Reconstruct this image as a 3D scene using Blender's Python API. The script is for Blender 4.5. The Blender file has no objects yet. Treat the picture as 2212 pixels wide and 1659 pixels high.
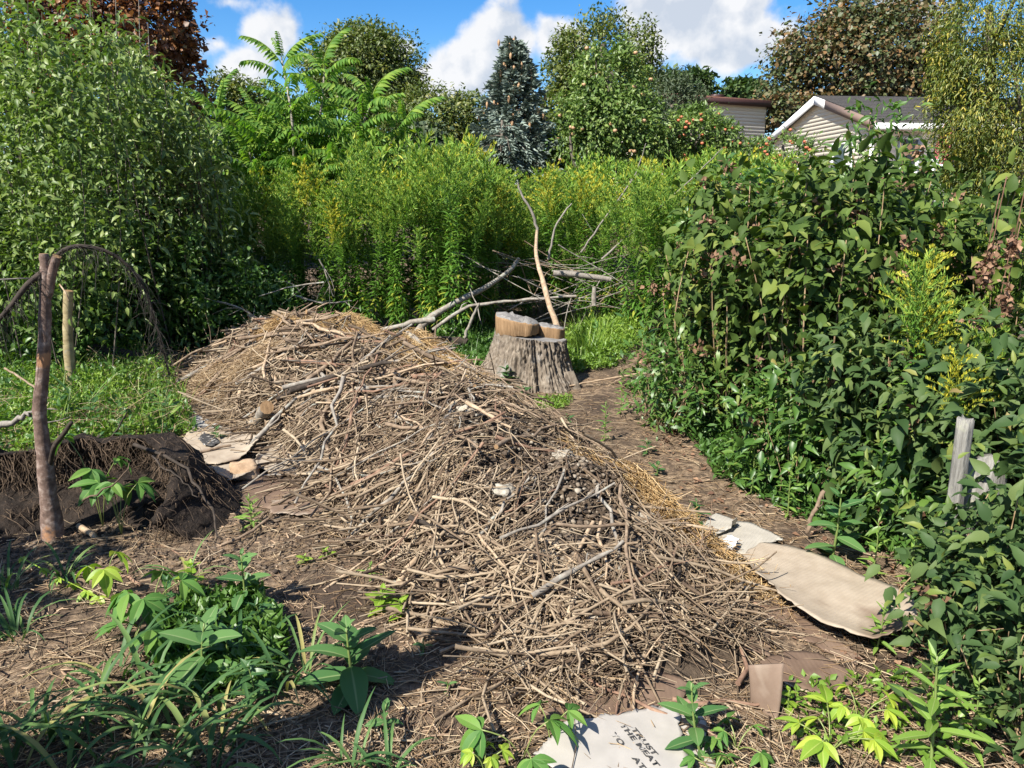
import bpy, math, random
import numpy as np
from mathutils import Vector, Matrix, noise as mnoise

# ---------------------------------------------------------------- camera, sky, sun, exposure
SC = bpy.context.scene
COL = SC.collection
CAMH = 1.7
PITCH = math.radians(13.6)
SUN_AZ = 222.0      # clockwise from +Y: behind the camera, to its left
SUN_EL = 46.0
cam_d = bpy.data.cameras.new("camera")
cam_d.sensor_fit = 'HORIZONTAL'; cam_d.sensor_width = 34.6; cam_d.lens = 25.0
cam_d.clip_start = 0.05; cam_d.clip_end = 2000
cam = bpy.data.objects.new("camera", cam_d); COL.objects.link(cam)
cam.location = (0, 0, CAMH); cam.rotation_euler = (math.radians(90) - PITCH, 0, 0)
SC.camera = cam
SC.view_settings.view_transform = 'Standard'; SC.view_settings.look = 'None'
SC.view_settings.gamma = 1.0; SC.view_settings.use_curve_mapping = False
SC.view_settings.exposure = 1.15
SC.cycles.max_bounces = 6; SC.cycles.diffuse_bounces = 3; SC.cycles.transmission_bounces = 3
SC.cycles.glossy_bounces = 2; SC.cycles.use_denoising = True

F = 1597.0; CX = 1106.0; CY = 829.5      # focal length and centre in the 2212 x 1659 measuring frame
cP, sP = math.cos(PITCH), math.sin(PITCH)
def ray(px, py):
    u = (px - CX) / F; v = (CY - py) / F
    return np.array([u, cP + v * sP, -sP + v * cP])
def at(px, py, Y):
    d = ray(px, py); return np.array([0, 0, CAMH]) + d * (Y / d[1])
def G(px, py, z=0.0):
    d = ray(px, py); return np.array([0, 0, CAMH]) + d * ((z - CAMH) / d[2])

def azel(px, py):
    d = ray(px, py); return math.atan2(d[0], d[1]), math.asin(d[2] / np.linalg.norm(d))

def build_world():
    w = bpy.data.worlds.new("World"); SC.world = w; w.use_nodes = True
    nt = w.node_tree; nt.nodes.clear(); L = nt.links.new
    def N(t, **k):
        n = nt.nodes.new(t)
        for a, b in k.items(): setattr(n, a, b)
        return n
    def M(op, a, b=None, c=None):
        n = N('ShaderNodeMath', operation=op)
        for i, x in enumerate((a, b, c)):
            if x is None: continue
            if isinstance(x, (int, float)): n.inputs[i].default_value = x
            else: L(x, n.inputs[i])
        return n.outputs[0]
    sky = N('ShaderNodeTexSky', sky_type='NISHITA'); sky.sun_disc = False
    sky.sun_elevation = math.radians(SUN_EL); sky.sun_rotation = math.radians(SUN_AZ)
    sky.air_density = 1.0; sky.dust_density = 0.15; sky.ozone_density = 3.0; sky.altitude = 300
    hs = N('ShaderNodeHueSaturation'); hs.inputs['Saturation'].default_value = 1.38; hs.inputs['Value'].default_value = 1.0
    hs.inputs['Hue'].default_value = 0.505
    L(sky.outputs[0], hs.inputs['Color'])
    tc = N('ShaderNodeTexCoord'); sep = N('ShaderNodeSeparateXYZ'); L(tc.outputs['Generated'], sep.inputs[0])
    az = M('ARCTAN2', sep.outputs[0], sep.outputs[1]); el = M('ARCSINE', sep.outputs[2])
    comb = N('ShaderNodeCombineXYZ'); L(az, comb.inputs[0]); L(el, comb.inputs[1])
    # puffs of cumulus: (px, py, half width px, half height px, weight)
    blobs = [(600, 70, 85, 62, 1), (530, 140, 75, 45, .9), (470, 95, 55, 30, .55), (500, 5, 80, 28, .6),
             (1010, 150, 95, 75, 1), (940, 175, 70, 45, .9), (1090, 80, 120, 70, .95), (865, 105, 45, 30, .8), (1210, 75, 100, 55, .95),
             (1500, 30, 190, 85, 1.1), (1570, 105, 110, 45, 1), (1660, 75, 60, 35, .8), (1430, 40, 90, 60, .95),
             (1950, 18, 75, 32, .6)]
    dens = None
    for (px, py, rw, rh, wt) in blobs:
        a, e = azel(px, py)
        s = N('ShaderNodeVectorMath', operation='SUBTRACT'); L(comb.outputs[0], s.inputs[0]); s.inputs[1].default_value = (a, e, 0)
        m = N('ShaderNodeVectorMath', operation='MULTIPLY'); L(s.outputs[0], m.inputs[0]); m.inputs[1].default_value = (F / rw * 1.0, F / rh * 1.0, 0)
        ln = N('ShaderNodeVectorMath', operation='LENGTH'); L(m.outputs[0], ln.inputs[0])
        d = M('MULTIPLY', M('SUBTRACT', 1.0, ln.outputs['Value']), wt)
        if dens is None: dens = d
        else:
            n = N('ShaderNodeMath', operation='SMOOTH_MAX'); L(dens, n.inputs[0]); L(d, n.inputs[1]); n.inputs[2].default_value = .25; dens = n.outputs[0]
    # the same kind of cloud over the rest of the sky
    rest = N('ShaderNodeTexNoise'); rest.inputs['Scale'].default_value = 3.2; rest.inputs['Detail'].default_value = 2
    L(tc.outputs['Generated'], rest.inputs['Vector'])
    away = M('SUBTRACT', M('MULTIPLY', M('ABSOLUTE', az), 3.0), 2.2)      # 0 inside +-42 deg
    away = M('MINIMUM', M('MAXIMUM', away, 0.0), 1.0)
    high = M('MINIMUM', M('MAXIMUM', M('MULTIPLY', M('SUBTRACT', el, 0.42), 5.0), 0.0), 1.0)
    away = M('MAXIMUM', away, high)
    restd = M('SUBTRACT', M('MULTIPLY', M('SUBTRACT', rest.outputs[0], 0.52), 5.0), M('MULTIPLY', M('SUBTRACT', 1.0, away), 6.0))
    dens = M('MAXIMUM', M('MAXIMUM', dens, -1.5), restd)
    def fbm(offs):
        mp = N('ShaderNodeVectorMath', operation='ADD'); L(tc.outputs['Generated'], mp.inputs[0]); mp.inputs[1].default_value = offs
        n = N('ShaderNodeTexNoise'); n.inputs['Scale'].default_value = 11; n.inputs['Detail'].default_value = 10; n.inputs['Roughness'].default_value = .52
        L(mp.outputs[0], n.inputs['Vector']); return n.outputs[0]
    n1 = fbm((0, 0, 0)); n2 = fbm((-.012, 0, .016))
    full = M('ADD', dens, M('MULTIPLY', M('SUBTRACT', n1, .5), 2.7))
    mr = N('ShaderNodeMapRange', interpolation_type='SMOOTHSTEP'); L(full, mr.inputs[0]); mr.inputs[1].default_value = 0.0; mr.inputs[2].default_value = .42
    cov = M('MULTIPLY', mr.outputs[0], 0.96)
    relief = M('SUBTRACT', n1, n2)
    lit = M('ADD', M('MULTIPLY', relief, 6.5), M('SUBTRACT', 1.02, M('MULTIPLY', full, .55)))
    mr2 = N('ShaderNodeMapRange'); L(lit, mr2.inputs[0]); mr2.inputs[1].default_value = .2; mr2.inputs[2].default_value = 1.0
    cc = N('ShaderNodeMixRGB'); L(mr2.outputs[0], cc.inputs[0])
    cc.inputs[1].default_value = (3.6, 3.95, 4.5, 1); cc.inputs[2].default_value = (5.5, 5.5, 5.55, 1)
    mx = N('ShaderNodeMixRGB'); L(cov, mx.inputs[0]); L(hs.outputs[0], mx.inputs[1]); L(cc.outputs[0], mx.inputs[2])
    bg = N('ShaderNodeBackground'); bg.inputs['Strength'].default_value = 0.08; L(mx.outputs[0], bg.inputs['Color'])
    out = N('ShaderNodeOutputWorld'); L(bg.outputs[0], out.inputs[0])
build_world()

sun_d = bpy.data.lights.new("sun", 'SUN'); sun_d.energy = 4.9; sun_d.angle = math.radians(0.55); sun_d.color = (1.0, .95, .85)
sun = bpy.data.objects.new("sun", sun_d); COL.objects.link(sun)
_a, _e = math.radians(SUN_AZ), math.radians(SUN_EL)
SUNV = Vector((math.sin(_a) * math.cos(_e), math.cos(_a) * math.cos(_e), math.sin(_e)))
sun.rotation_euler = SUNV.to_track_quat('Z', 'Y').to_euler(); sun.location = (-5, -6, 9)

# ---------------------------------------------------------------- helpers
R = np.random.RandomState(11)
rnd = random.Random(5)
def nz(v):
    v = np.asarray(v, float); return v / np.maximum(np.linalg.norm(v, axis=-1, keepdims=True), 1e-9)
def _h(ix, iy, s):
    n = (ix * 374761393 + iy * 668265263 + s * 974634777) & 0xffffffff
    n = ((n ^ (n >> 13)) * 1274126177) & 0xffffffff
    return ((n ^ (n >> 16)) & 0xffff) / 65535.0
def vn(x, y, s=0):
    x = np.asarray(x, float); y = np.asarray(y, float)
    ix = np.floor(x).astype(np.int64); iy = np.floor(y).astype(np.int64); fx = x - ix; fy = y - iy
    fx = fx * fx * (3 - 2 * fx); fy = fy * fy * (3 - 2 * fy)
    a = _h(ix, iy, s); b = _h(ix + 1, iy, s); c = _h(ix, iy + 1, s); d = _h(ix + 1, iy + 1, s)
    return (a * (1 - fx) + b * fx) * (1 - fy) + (c * (1 - fx) + d * fx) * fy
def fb(x, y, s=0, o=4):
    r = 0; a = .5
    for i in range(o): r = r + a * (vn(x * 2 ** i, y * 2 ** i, s + i) - .5); a *= .5
    return r
def sstep(a, b, x):
    t = np.clip((np.asarray(x, float) - a) / (b - a), 0, 1); return t * t * (3 - 2 * t)
def gz(x, y):
    x = np.asarray(x, float); y = np.asarray(y, float)
    z = .05 * fb(x * .8, y * .8, 3, 3) + .035 * fb(x * 4, y * 4, 9, 3)
    z = z + 1.9 * sstep(13, 27, y) * (.35 + .65 * sstep(-6, 9, x))
    return z + .02
# the long brush mound: ridge points x, y, height, half width
RIDGE = np.array([(-2.62, 7.75, .42, .8), (-2.2, 7.3, .53, 1.0), (-1.55, 6.5, .58, 1.1), (-.95, 5.7, .58, 1.06), (-.5, 4.85, .53, 1.0), (-.18, 4.2, .48, .92), (.15, 3.6, .40, .82), (.36, 3.16, .27, .74), (.5, 2.7, .10, .62), (.62, 2.4, .03, .5)])
def hmound(x, y):
    x = np.asarray(x, float); y = np.asarray(y, float); best = np.zeros_like(x)
    for a, b in zip(RIDGE[:-1], RIDGE[1:]):
        d = b[:2] - a[:2]; t = np.clip(((x - a[0]) * d[0] + (y - a[1]) * d[1]) / (d @ d), 0, 1)
        dist = np.hypot(x - a[0] - t * d[0], y - a[1] - t * d[1])
        hh = a[2] + t * (b[2] - a[2]); ww = a[3] + t * (b[3] - a[3])
        q = np.clip(1 - dist / ww, 0, 1); q = np.sin(q * math.pi / 2) ** 1.15
        best = np.maximum(best, hh * q)
    return best
def hm(x, y):      # mound with lumps, above ground
    h = hmound(x, y)
    return h * (1 + .8 * fb(np.asarray(x) * 2.8, np.asarray(y) * 2.8, 21, 4)) + gz(x, y) - .01

def mk(name, V, Fl, mats, attrs=None, smooth=False, midx=None):
    """fast mesh from numpy: Fl is a list of (n,k) int arrays"""
    me = bpy.data.meshes.new(name)
    V = np.ascontiguousarray(V, np.float32)
    me.vertices.add(len(V)); me.vertices.foreach_set("co", V.ravel())
    Fl = [np.asarray(f, np.int32) for f in Fl if len(f)]
    tot = sum(f.size for f in Fl); nf = sum(len(f) for f in Fl)
    me.loops.add(tot); me.loops.foreach_set("vertex_index", np.concatenate([f.ravel() for f in Fl]))
    me.polygons.add(nf)
    cnt = np.concatenate([np.full(len(f), f.shape[1], np.int32) for f in Fl])
    st = np.concatenate([[0], np.cumsum(cnt)[:-1]]).astype(np.int32)
    me.polygons.foreach_set("loop_start", st)
    for m in (mats if isinstance(mats, (list, tuple)) else [mats]): me.materials.append(m)
    if midx is not None: me.polygons.foreach_set("material_index", np.asarray(midx, np.int32))
    if smooth: me.polygons.foreach_set("use_smooth", np.ones(nf, bool))
    for k, a in (attrs or {}).items():
        at_ = me.attributes.new(k, 'FLOAT', 'POINT'); at_.data.foreach_set("value", np.ascontiguousarray(a, np.float32))
    me.update(calc_edges=True); me.validate(verbose=False)
    return me
def link(name, data, parent=None, loc=(0, 0, 0)):
    o = bpy.data.objects.new(name, data); COL.objects.link(o); o.location = [float(c) for c in loc]
    if parent is not None: o.parent = parent
    return o
def tag(o, label=None, cat=None, group=None, kind=None):
    if label: o['label'] = label
    if cat: o['category'] = cat
    if group: o['group'] = group
    if kind: o['kind'] = kind
    return o
def thing(name, label, cat, loc, group=None):
    o = link(name, None, None, loc); o.empty_display_size = .1
    return tag(o, label, cat, group)
def put(name, V, Fl, mats, parent=None, **k):
    """mesh given in world coordinates; its origin at its base, or at the parent's"""
    V = np.asarray(V, float)
    if parent is not None: org = np.array(parent.location)
    else: org = np.array([V[:, 0].mean(), V[:, 1].mean(), V[:, 2].min()])
    return link(name, mk(name, V - org, Fl, mats, **k), parent, (0, 0, 0) if parent is not None else org)
class MB:
    def __init__(s): s.V = []; s.F = {}; s.A = {}; s.n = 0
    def add(s, V, Fl, mi=0, **attrs):
        V = np.asarray(V, float)
        for f in Fl:
            f = np.asarray(f)
            if len(f): s.F.setdefault((f.shape[1], mi), []).append(f + s.n)
        for k in attrs: s.A.setdefault(k, [])
        for k in s.A: s.A[k].append((s.n, np.broadcast_to(attrs.get(k, .5), len(V))))
        s.V.append(V); s.n += len(V)
    def out(s):
        V = np.concatenate(s.V); Fl = []; mi = []
        for (k, m), L in s.F.items():
            f = np.concatenate(L); Fl.append(f); mi.append(np.full(len(f), m))
        at_ = {}
        for k, L in s.A.items():
            a = np.full(len(V), .5)
            for st, x in L: a[st:st + len(x)] = x
            at_[k] = a
        return V, Fl, np.concatenate(mi), at_
    def put(s, name, mats, parent=None, smooth=False):
        V, Fl, mi, at_ = s.out(); return put(name, V, Fl, mats, parent, attrs=at_, smooth=smooth, midx=mi)
    def mesh(s, name, mats, smooth=False):
        V, Fl, mi, at_ = s.out(); return mk(name, V, Fl, mats, attrs=at_, smooth=smooth, midx=mi)
def tube(P, r, k=6):
    """tube along points P (n,3) with radii r; returns V, side quads, end fans"""
    P = np.asarray(P, float); n = len(P); r = np.broadcast_to(np.asarray(r, float), n)
    T = nz(np.gradient(P, axis=0)); u = np.cross(T[0], [0, 0, 1.0])
    if np.linalg.norm(u) < .1: u = np.cross(T[0], [0, 1.0, 0])
    u = nz(u); U = []
    for t in T:
        u = nz(u - t * (u @ t)); U.append(u)
    U = np.array(U); W = np.cross(T, U); a = np.arange(k) * 2 * math.pi / k
    V = P[:, None] + r[:, None, None] * (np.cos(a)[None, :, None] * U[:, None] + np.sin(a)[None, :, None] * W[:, None])
    V = V.reshape(-1, 3); i = np.arange(n - 1)[:, None] * k; j = np.arange(k)[None]; j2 = (j + 1) % k
    Q = np.stack([i + j, i + j2, i + k + j2, i + k + j], -1).reshape(-1, 4)
    V = np.concatenate([V, P[:1], P[-1:]]); c0 = n * k; j = np.arange(k)
    C = np.concatenate([np.stack([np.full(k, c0), (j + 1) % k, j], -1), np.stack([np.full(k, c0 + 1), (n - 1) * k + j, (n - 1) * k + (j + 1) % k], -1)])
    return V, Q, C
def smooth_path(pts, n):
    pts = np.asarray(pts, float); m = len(pts)
    if m == 2: return pts[0] + (pts[1] - pts[0]) * np.linspace(0, 1, n)[:, None]
    out = []
    for t in np.linspace(0, m - 1, n):
        i = min(int(t), m - 2); f = t - i
        p0 = pts[max(i - 1, 0)]; p1 = pts[i]; p2 = pts[i + 1]; p3 = pts[min(i + 2, m - 1)]
        out.append(.5 * ((2 * p1) + (p2 - p0) * f + (2 * p0 - 5 * p1 + 4 * p2 - p3) * f * f + (3 * p1 - p0 - 3 * p2 + p3) * f ** 3))
    return np.array(out)
def box(c, s, yaw=0.0):
    c = np.asarray(c, float); s = np.asarray(s, float) / 2
    V = np.array([(x, y, z) for z in (-1, 1) for y in (-1, 1) for x in (-1, 1)], float) * s
    ca, sa = math.cos(yaw), math.sin(yaw); V = V @ np.array([[ca, sa, 0], [-sa, ca, 0], [0, 0, 1]])
    return V + c, np.array([(0, 2, 3, 1), (4, 5, 7, 6), (0, 1, 5, 4), (2, 6, 7, 3), (0, 4, 6, 2), (1, 3, 7, 5)])
# leaf templates: x across, y along 0..1, z up
T2 = (np.array([(0, 0, 0), (-.5, .42, .10), (0, 1, -.10), (.5, .42, .10)], float), np.array([(0, 2, 1), (0, 3, 2)]))
T4 = (np.array([(0, 0, 0), (-.42, .28, .10), (-.36, .62, .06), (0, 1, -.22), (.36, .62, .06), (.42, .28, .10), (0, .45, .02)], float),
      np.array([(0, 6, 1), (1, 6, 2), (2, 6, 3), (3, 6, 4), (4, 6, 5), (5, 6, 0)]))
T8 = (np.array([(0, 0, 0), (-.39, .2, .09), (0, .2, .0), (.39, .2, .09), (-.46, .47, .08), (0, .47, .0), (.46, .47, .08), (-.25, .78, -.02), (0, .78, -.09), (.25, .78, -.02), (0, 1.06, -.26)], float),
      np.array([(0, 2, 1), (0, 3, 2), (1, 2, 5), (1, 5, 4), (2, 3, 6), (2, 6, 5), (4, 5, 8), (4, 8, 7), (5, 6, 9), (5, 9, 8), (7, 8, 10), (8, 9, 10)]))
TL = (np.array([(0, 0, 0), (-.5, .35, .05), (.5, .35, .05), (-.42, .65, .0), (.42, .65, 0), (0, 1, -.16)], float),
      np.array([(0, 2, 1), (1, 2, 4), (1, 4, 3), (3, 4, 5)]))
def scat(T, P, D, Nn, S, W):
    tv, tf = T; D = nz(D); X = nz(np.cross(D, Nn)); Z = np.cross(X, D)
    S = np.broadcast_to(S, len(P)); W = np.broadcast_to(W, len(P))
    V = P[:, None] + tv[None, :, 0:1] * W[:, None, None] * X[:, None] + tv[None, :, 1:2] * S[:, None, None] * D[:, None] + tv[None, :, 2:3] * S[:, None, None] * Z[:, None]
    k = len(tv); Fc = (tf[None] + (np.arange(len(P)) * k)[:, None, None]).reshape(-1, tf.shape[1])
    return V.reshape(-1, 3), Fc
def rep(a, k): return np.repeat(a, k)

# ---------------------------------------------------------------- materials
def mat_base(name):
    m = bpy.data.materials.new(name); m.use_nodes = True; nt = m.node_tree; nt.nodes.clear()
    out = nt.nodes.new('ShaderNodeOutputMaterial'); return m, nt, out
def ramp(nt, stops):
    r = nt.nodes.new('ShaderNodeValToRGB'); el = r.color_ramp.elements
    while len(el) < len(stops): el.new(.5)
    for e, (p, c) in zip(el, stops): e.position = p; e.color = (*c, 1)
    return r
def leafmat(name, stops, rough=.42, trans=.28, spec=.45, tcol=(1.25, 1.5, .55), rib=None):
    m, nt, out = mat_base(name); L = nt.links.new
    a = nt.nodes.new('ShaderNodeAttribute'); a.attribute_name = 'v'
    r = ramp(nt, stops); L(a.outputs['Fac'], r.inputs[0]); col = r.outputs[0]
    if rib:
        u = nt.nodes.new('ShaderNodeAttribute'); u.attribute_name = 'u'
        ur = ramp(nt, [(0, (1, 1, 1)), (.05, (.6, .6, .6)), (.12, (0, 0, 0))]); L(u.outputs['Fac'], ur.inputs[0])
        mx = nt.nodes.new('ShaderNodeMixRGB'); L(ur.outputs[0], mx.inputs[0]); L(col, mx.inputs[1]); mx.inputs[2].default_value = (*rib, 1); col = mx.outputs[0]
    p = nt.nodes.new('ShaderNodeBsdfPrincipled'); L(col, p.inputs['Base Color']); p.inputs['Roughness'].default_value = rough
    p.inputs['Specular IOR Level'].default_value = spec
    t = nt.nodes.new('ShaderNodeBsdfTranslucent'); mu = nt.nodes.new('ShaderNodeMixRGB'); mu.blend_type = 'MULTIPLY'; mu.inputs[0].default_value = 1
    L(col, mu.inputs[1]); mu.inputs[2].default_value = (*tcol, 1); L(mu.outputs[0], t.inputs[0])
    s = nt.nodes.new('ShaderNodeMixShader'); s.inputs[0].default_value = trans; L(p.outputs[0], s.inputs[1]); L(t.outputs[0], s.inputs[2]); L(s.outputs[0], out.inputs[0])
    return m
def surf(name, stops, scale=6, stretch=(1, 1, 1), detail=6, rough=.85, bump=.4, bscale=None, attr=None, dist=.02, spec=.25, rot=(0, 0, 0), stops2=None, scale2=2):
    """noise-ramped matt surface with bump, object coordinates"""
    m, nt, out = mat_base(name); L = nt.links.new
    tc = nt.nodes.new('ShaderNodeTexCoord'); mp = nt.nodes.new('ShaderNodeMapping'); mp.inputs['Scale'].default_value = stretch; mp.inputs['Rotation'].default_value = rot
    L(tc.outputs['Object'], mp.inputs[0])
    n = nt.nodes.new('ShaderNodeTexNoise'); n.inputs['Scale'].default_value = scale; n.inputs['Detail'].default_value = detail; n.inputs['Roughness'].default_value = .65; L(mp.outputs[0], n.inputs['Vector'])
    fac = n.outputs[0]
    if attr:
        a = nt.nodes.new('ShaderNodeAttribute'); a.attribute_name = attr
        ma = nt.nodes.new('ShaderNodeMath'); ma.operation = 'MULTIPLY_ADD'; L(a.outputs['Fac'], ma.inputs[0]); ma.inputs[1].default_value = .6
        mb = nt.nodes.new('ShaderNodeMath'); mb.operation = 'MULTIPLY_ADD'; L(fac, mb.inputs[0]); mb.inputs[1].default_value = .8; mb.inputs[2].default_value = -.2
        L(mb.outputs[0], ma.inputs[2]); fac = ma.outputs[0]
    r = ramp(nt, stops); L(fac, r.inputs[0]); col = r.outputs[0]
    if stops2:      # a second, larger pattern laid over (lichen, stains): list of (pos, factor), colour
        n2 = nt.nodes.new('ShaderNodeTexNoise'); n2.inputs['Scale'].default_value = scale2; n2.inputs['Detail'].default_value = 5; n2.inputs['Roughness'].default_value = .6; L(tc.outputs['Object'], n2.inputs['Vector'])
        r2 = ramp(nt, [(stops2[0], (0, 0, 0)), (stops2[1], (1, 1, 1))]); L(n2.outputs[0], r2.inputs[0])
        mx = nt.nodes.new('ShaderNodeMixRGB'); L(r2.outputs[0], mx.inputs[0]); L(col, mx.inputs[1]); mx.inputs[2].default_value = (*stops2[2], 1); col = mx.outputs[0]
    p = nt.nodes.new('ShaderNodeBsdfPrincipled'); L(col, p.inputs['Base Color']); p.inputs['Roughness'].default_value = rough; p.inputs['Specular IOR Level'].default_value = spec
    if bump:
        b = nt.nodes.new('ShaderNodeBump'); b.inputs['Strength'].default_value = bump; b.inputs['Distance'].default_value = dist
        if bscale:
            nb = nt.nodes.new('ShaderNodeTexNoise'); nb.inputs['Scale'].default_value = bscale; nb.inputs['Detail'].default_value = 5; L(mp.outputs[0], nb.inputs['Vector']); L(nb.outputs[0], b.inputs['Height'])
        else: L(n.outputs[0], b.inputs['Height'])
        L(b.outputs[0], p.inputs['Normal'])
    L(p.outputs[0], out.inputs[0]); return m
M = {}
M['ground'] = surf('ground_mulch', [(.25, (.035, .024, .017)), (.45, (.10, .07, .047)), (.58, (.22, .155, .10)), (.75, (.36, .27, .18))], 22, detail=9, bump=.9, dist=.03, stops2=(.5, .62, (.055, .038, .027)), scale2=1.1)
M['soil'] = surf('dark_soil', [(.3, (.009, .0065, .005)), (.55, (.026, .018, .013)), (.8, (.07, .048, .034))], 18, detail=9, bump=1, dist=.04)
M['tansoil'] = surf('tan_soil', [(.3, (.09, .06, .04)), (.7, (.22, .155, .10))], 25, detail=8, bump=1, dist=.03)
M['core'] = surf('mound_core', [(.3, (.03, .022, .016)), (.55, (.09, .065, .045)), (.8, (.22, .17, .12))], 14, detail=9, bump=1, dist=.05)
M['chip'] = surf('wood_chip', [(.15, (.09, .055, .035)), (.5, (.27, .18, .115)), (.9, (.47, .35, .235))], 40, attr='v', bump=.2, dist=.004)
M['straw'] = leafmat('straw', [(0, (.14, .085, .045)), (.35, (.33, .22, .12)), (.75, (.50, .36, .21)), (1, (.62, .50, .33))], rough=.5, trans=.12, tcol=(1, .9, .6))
M['goldstraw'] = leafmat('gold_straw', [(0, (.20, .115, .045)), (.4, (.46, .29, .12)), (1, (.66, .48, .25))], rough=.5, trans=.12, tcol=(1, .9, .6))
M['twig'] = surf('twig_bark', [(.1, (.06, .038, .026)), (.4, (.165, .118, .078)), (.7, (.30, .232, .158)), (1, (.46, .375, .27))], 30, attr='v', bump=.3, dist=.004)
M['bark_brown'] = surf('brown_bark', [(.3, (.10, .068, .046)), (.55, (.22, .16, .11)), (.8, (.36, .28, .20))], 22, (1, 1, 1), bump=.5, dist=.006)
M['bark_red'] = surf('reddish_bark', [(.3, (.10, .055, .037)), (.55, (.23, .14, .095)), (.8, (.36, .25, .17))], 22, bump=.4, dist=.005)
M['bark_grey'] = surf('grey_bark', [(.3, (.11, .095, .08)), (.55, (.25, .22, .185)), (.8, (.40, .37, .32))], 20, bump=.5, dist=.006, stops2=(.54, .68, (.30, .31, .27)), scale2=17)
M['bark_tan'] = surf('bare_tan_wood', [(.3, (.22, .15, .095)), (.55, (.37, .275, .185)), (.8, (.50, .40, .29))], 24, bump=.4, dist=.005)
M['bark_dark'] = surf('dark_bark', [(.3, (.018, .014, .011)), (.6, (.055, .042, .033)), (.85, (.12, .095, .075))], 24, bump=.7, dist=.008)
M['bark_birch'] = surf('cherry_bark', [(.28, (.05, .033, .026)), (.5, (.15, .10, .08)), (.66, (.30, .235, .20)), (.85, (.42, .36, .32))], 22, (1, 1, 1.1), detail=9, bump=.6, dist=.01, stops2=(.60, .66, (.32, .17, .09)), scale2=6)
M['bark_yellow'] = surf('yellowish_bark', [(.3, (.16, .12, .06)), (.6, (.33, .27, .15)), (.85, (.45, .40, .26))], 14, (1, 1, 1.8), bump=.4, dist=.008, stops2=(.58, .66, (.20, .19, .16)), scale2=8)
M['silver'] = surf('weathered_wood', [(.3, (.13, .115, .10)), (.55, (.23, .205, .18)), (.8, (.36, .335, .30))], 14, (6, 6, 1), bump=.5, dist=.006)
M['post'] = surf('weathered_post', [(.3, (.10, .095, .085)), (.55, (.22, .21, .19)), (.8, (.35, .335, .305))], 9, (7, 7, .8), bump=.8, dist=.01, stops2=(.56, .66, (.30, .30, .22)), scale2=9)
M['cutwood'] = surf('cut_wood', [(.3, (.15, .09, .045)), (.6, (.27, .17, .09)), (.85, (.38, .27, .165))], 12, (5, 5, .7), bump=.5, dist=.006)
M['cutgrey'] = surf('grey_cut_wood', [(.3, (.10, .093, .088)), (.55, (.22, .21, .20)), (.8, (.34, .33, .315))], 12, (1, 5, 1), bump=.4, dist=.006)
M['stumpbark'] = surf('stump_bark', [(.25, (.055, .042, .032)), (.5, (.16, .13, .10)), (.75, (.29, .25, .20))], 30, (1, 1, .5), detail=7, bump=.6, dist=.01, stops2=(.58, .72, (.24, .23, .215)), scale2=5)
M['clod'] = surf('compost_clod', [(.15, (.035, .026, .02)), (.45, (.12, .088, .062)), (.75, (.22, .18, .135)), (1, (.40, .355, .29))], 24, attr='v', bump=.8, dist=.01)
M['ash'] = surf('pale_litter', [(.3, (.16, .14, .11)), (.55, (.36, .32, .26)), (.8, (.58, .54, .47))], 30, bump=.9, dist=.012)
M['rock'] = surf('tan_rock', [(.3, (.22, .14, .085)), (.55, (.40, .28, .18)), (.8, (.56, .45, .33))], 9, detail=8, bump=.5, dist=.015)
M['root'] = surf('root', [(.3, (.04, .028, .02)), (.6, (.13, .09, .06)), (.85, (.26, .19, .13))], 30, bump=.3, dist=.004)
M['hair'] = surf('hairy_lichen', [(.3, (.02, .018, .015)), (.8, (.075, .066, .055))], 30, bump=0)
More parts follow.
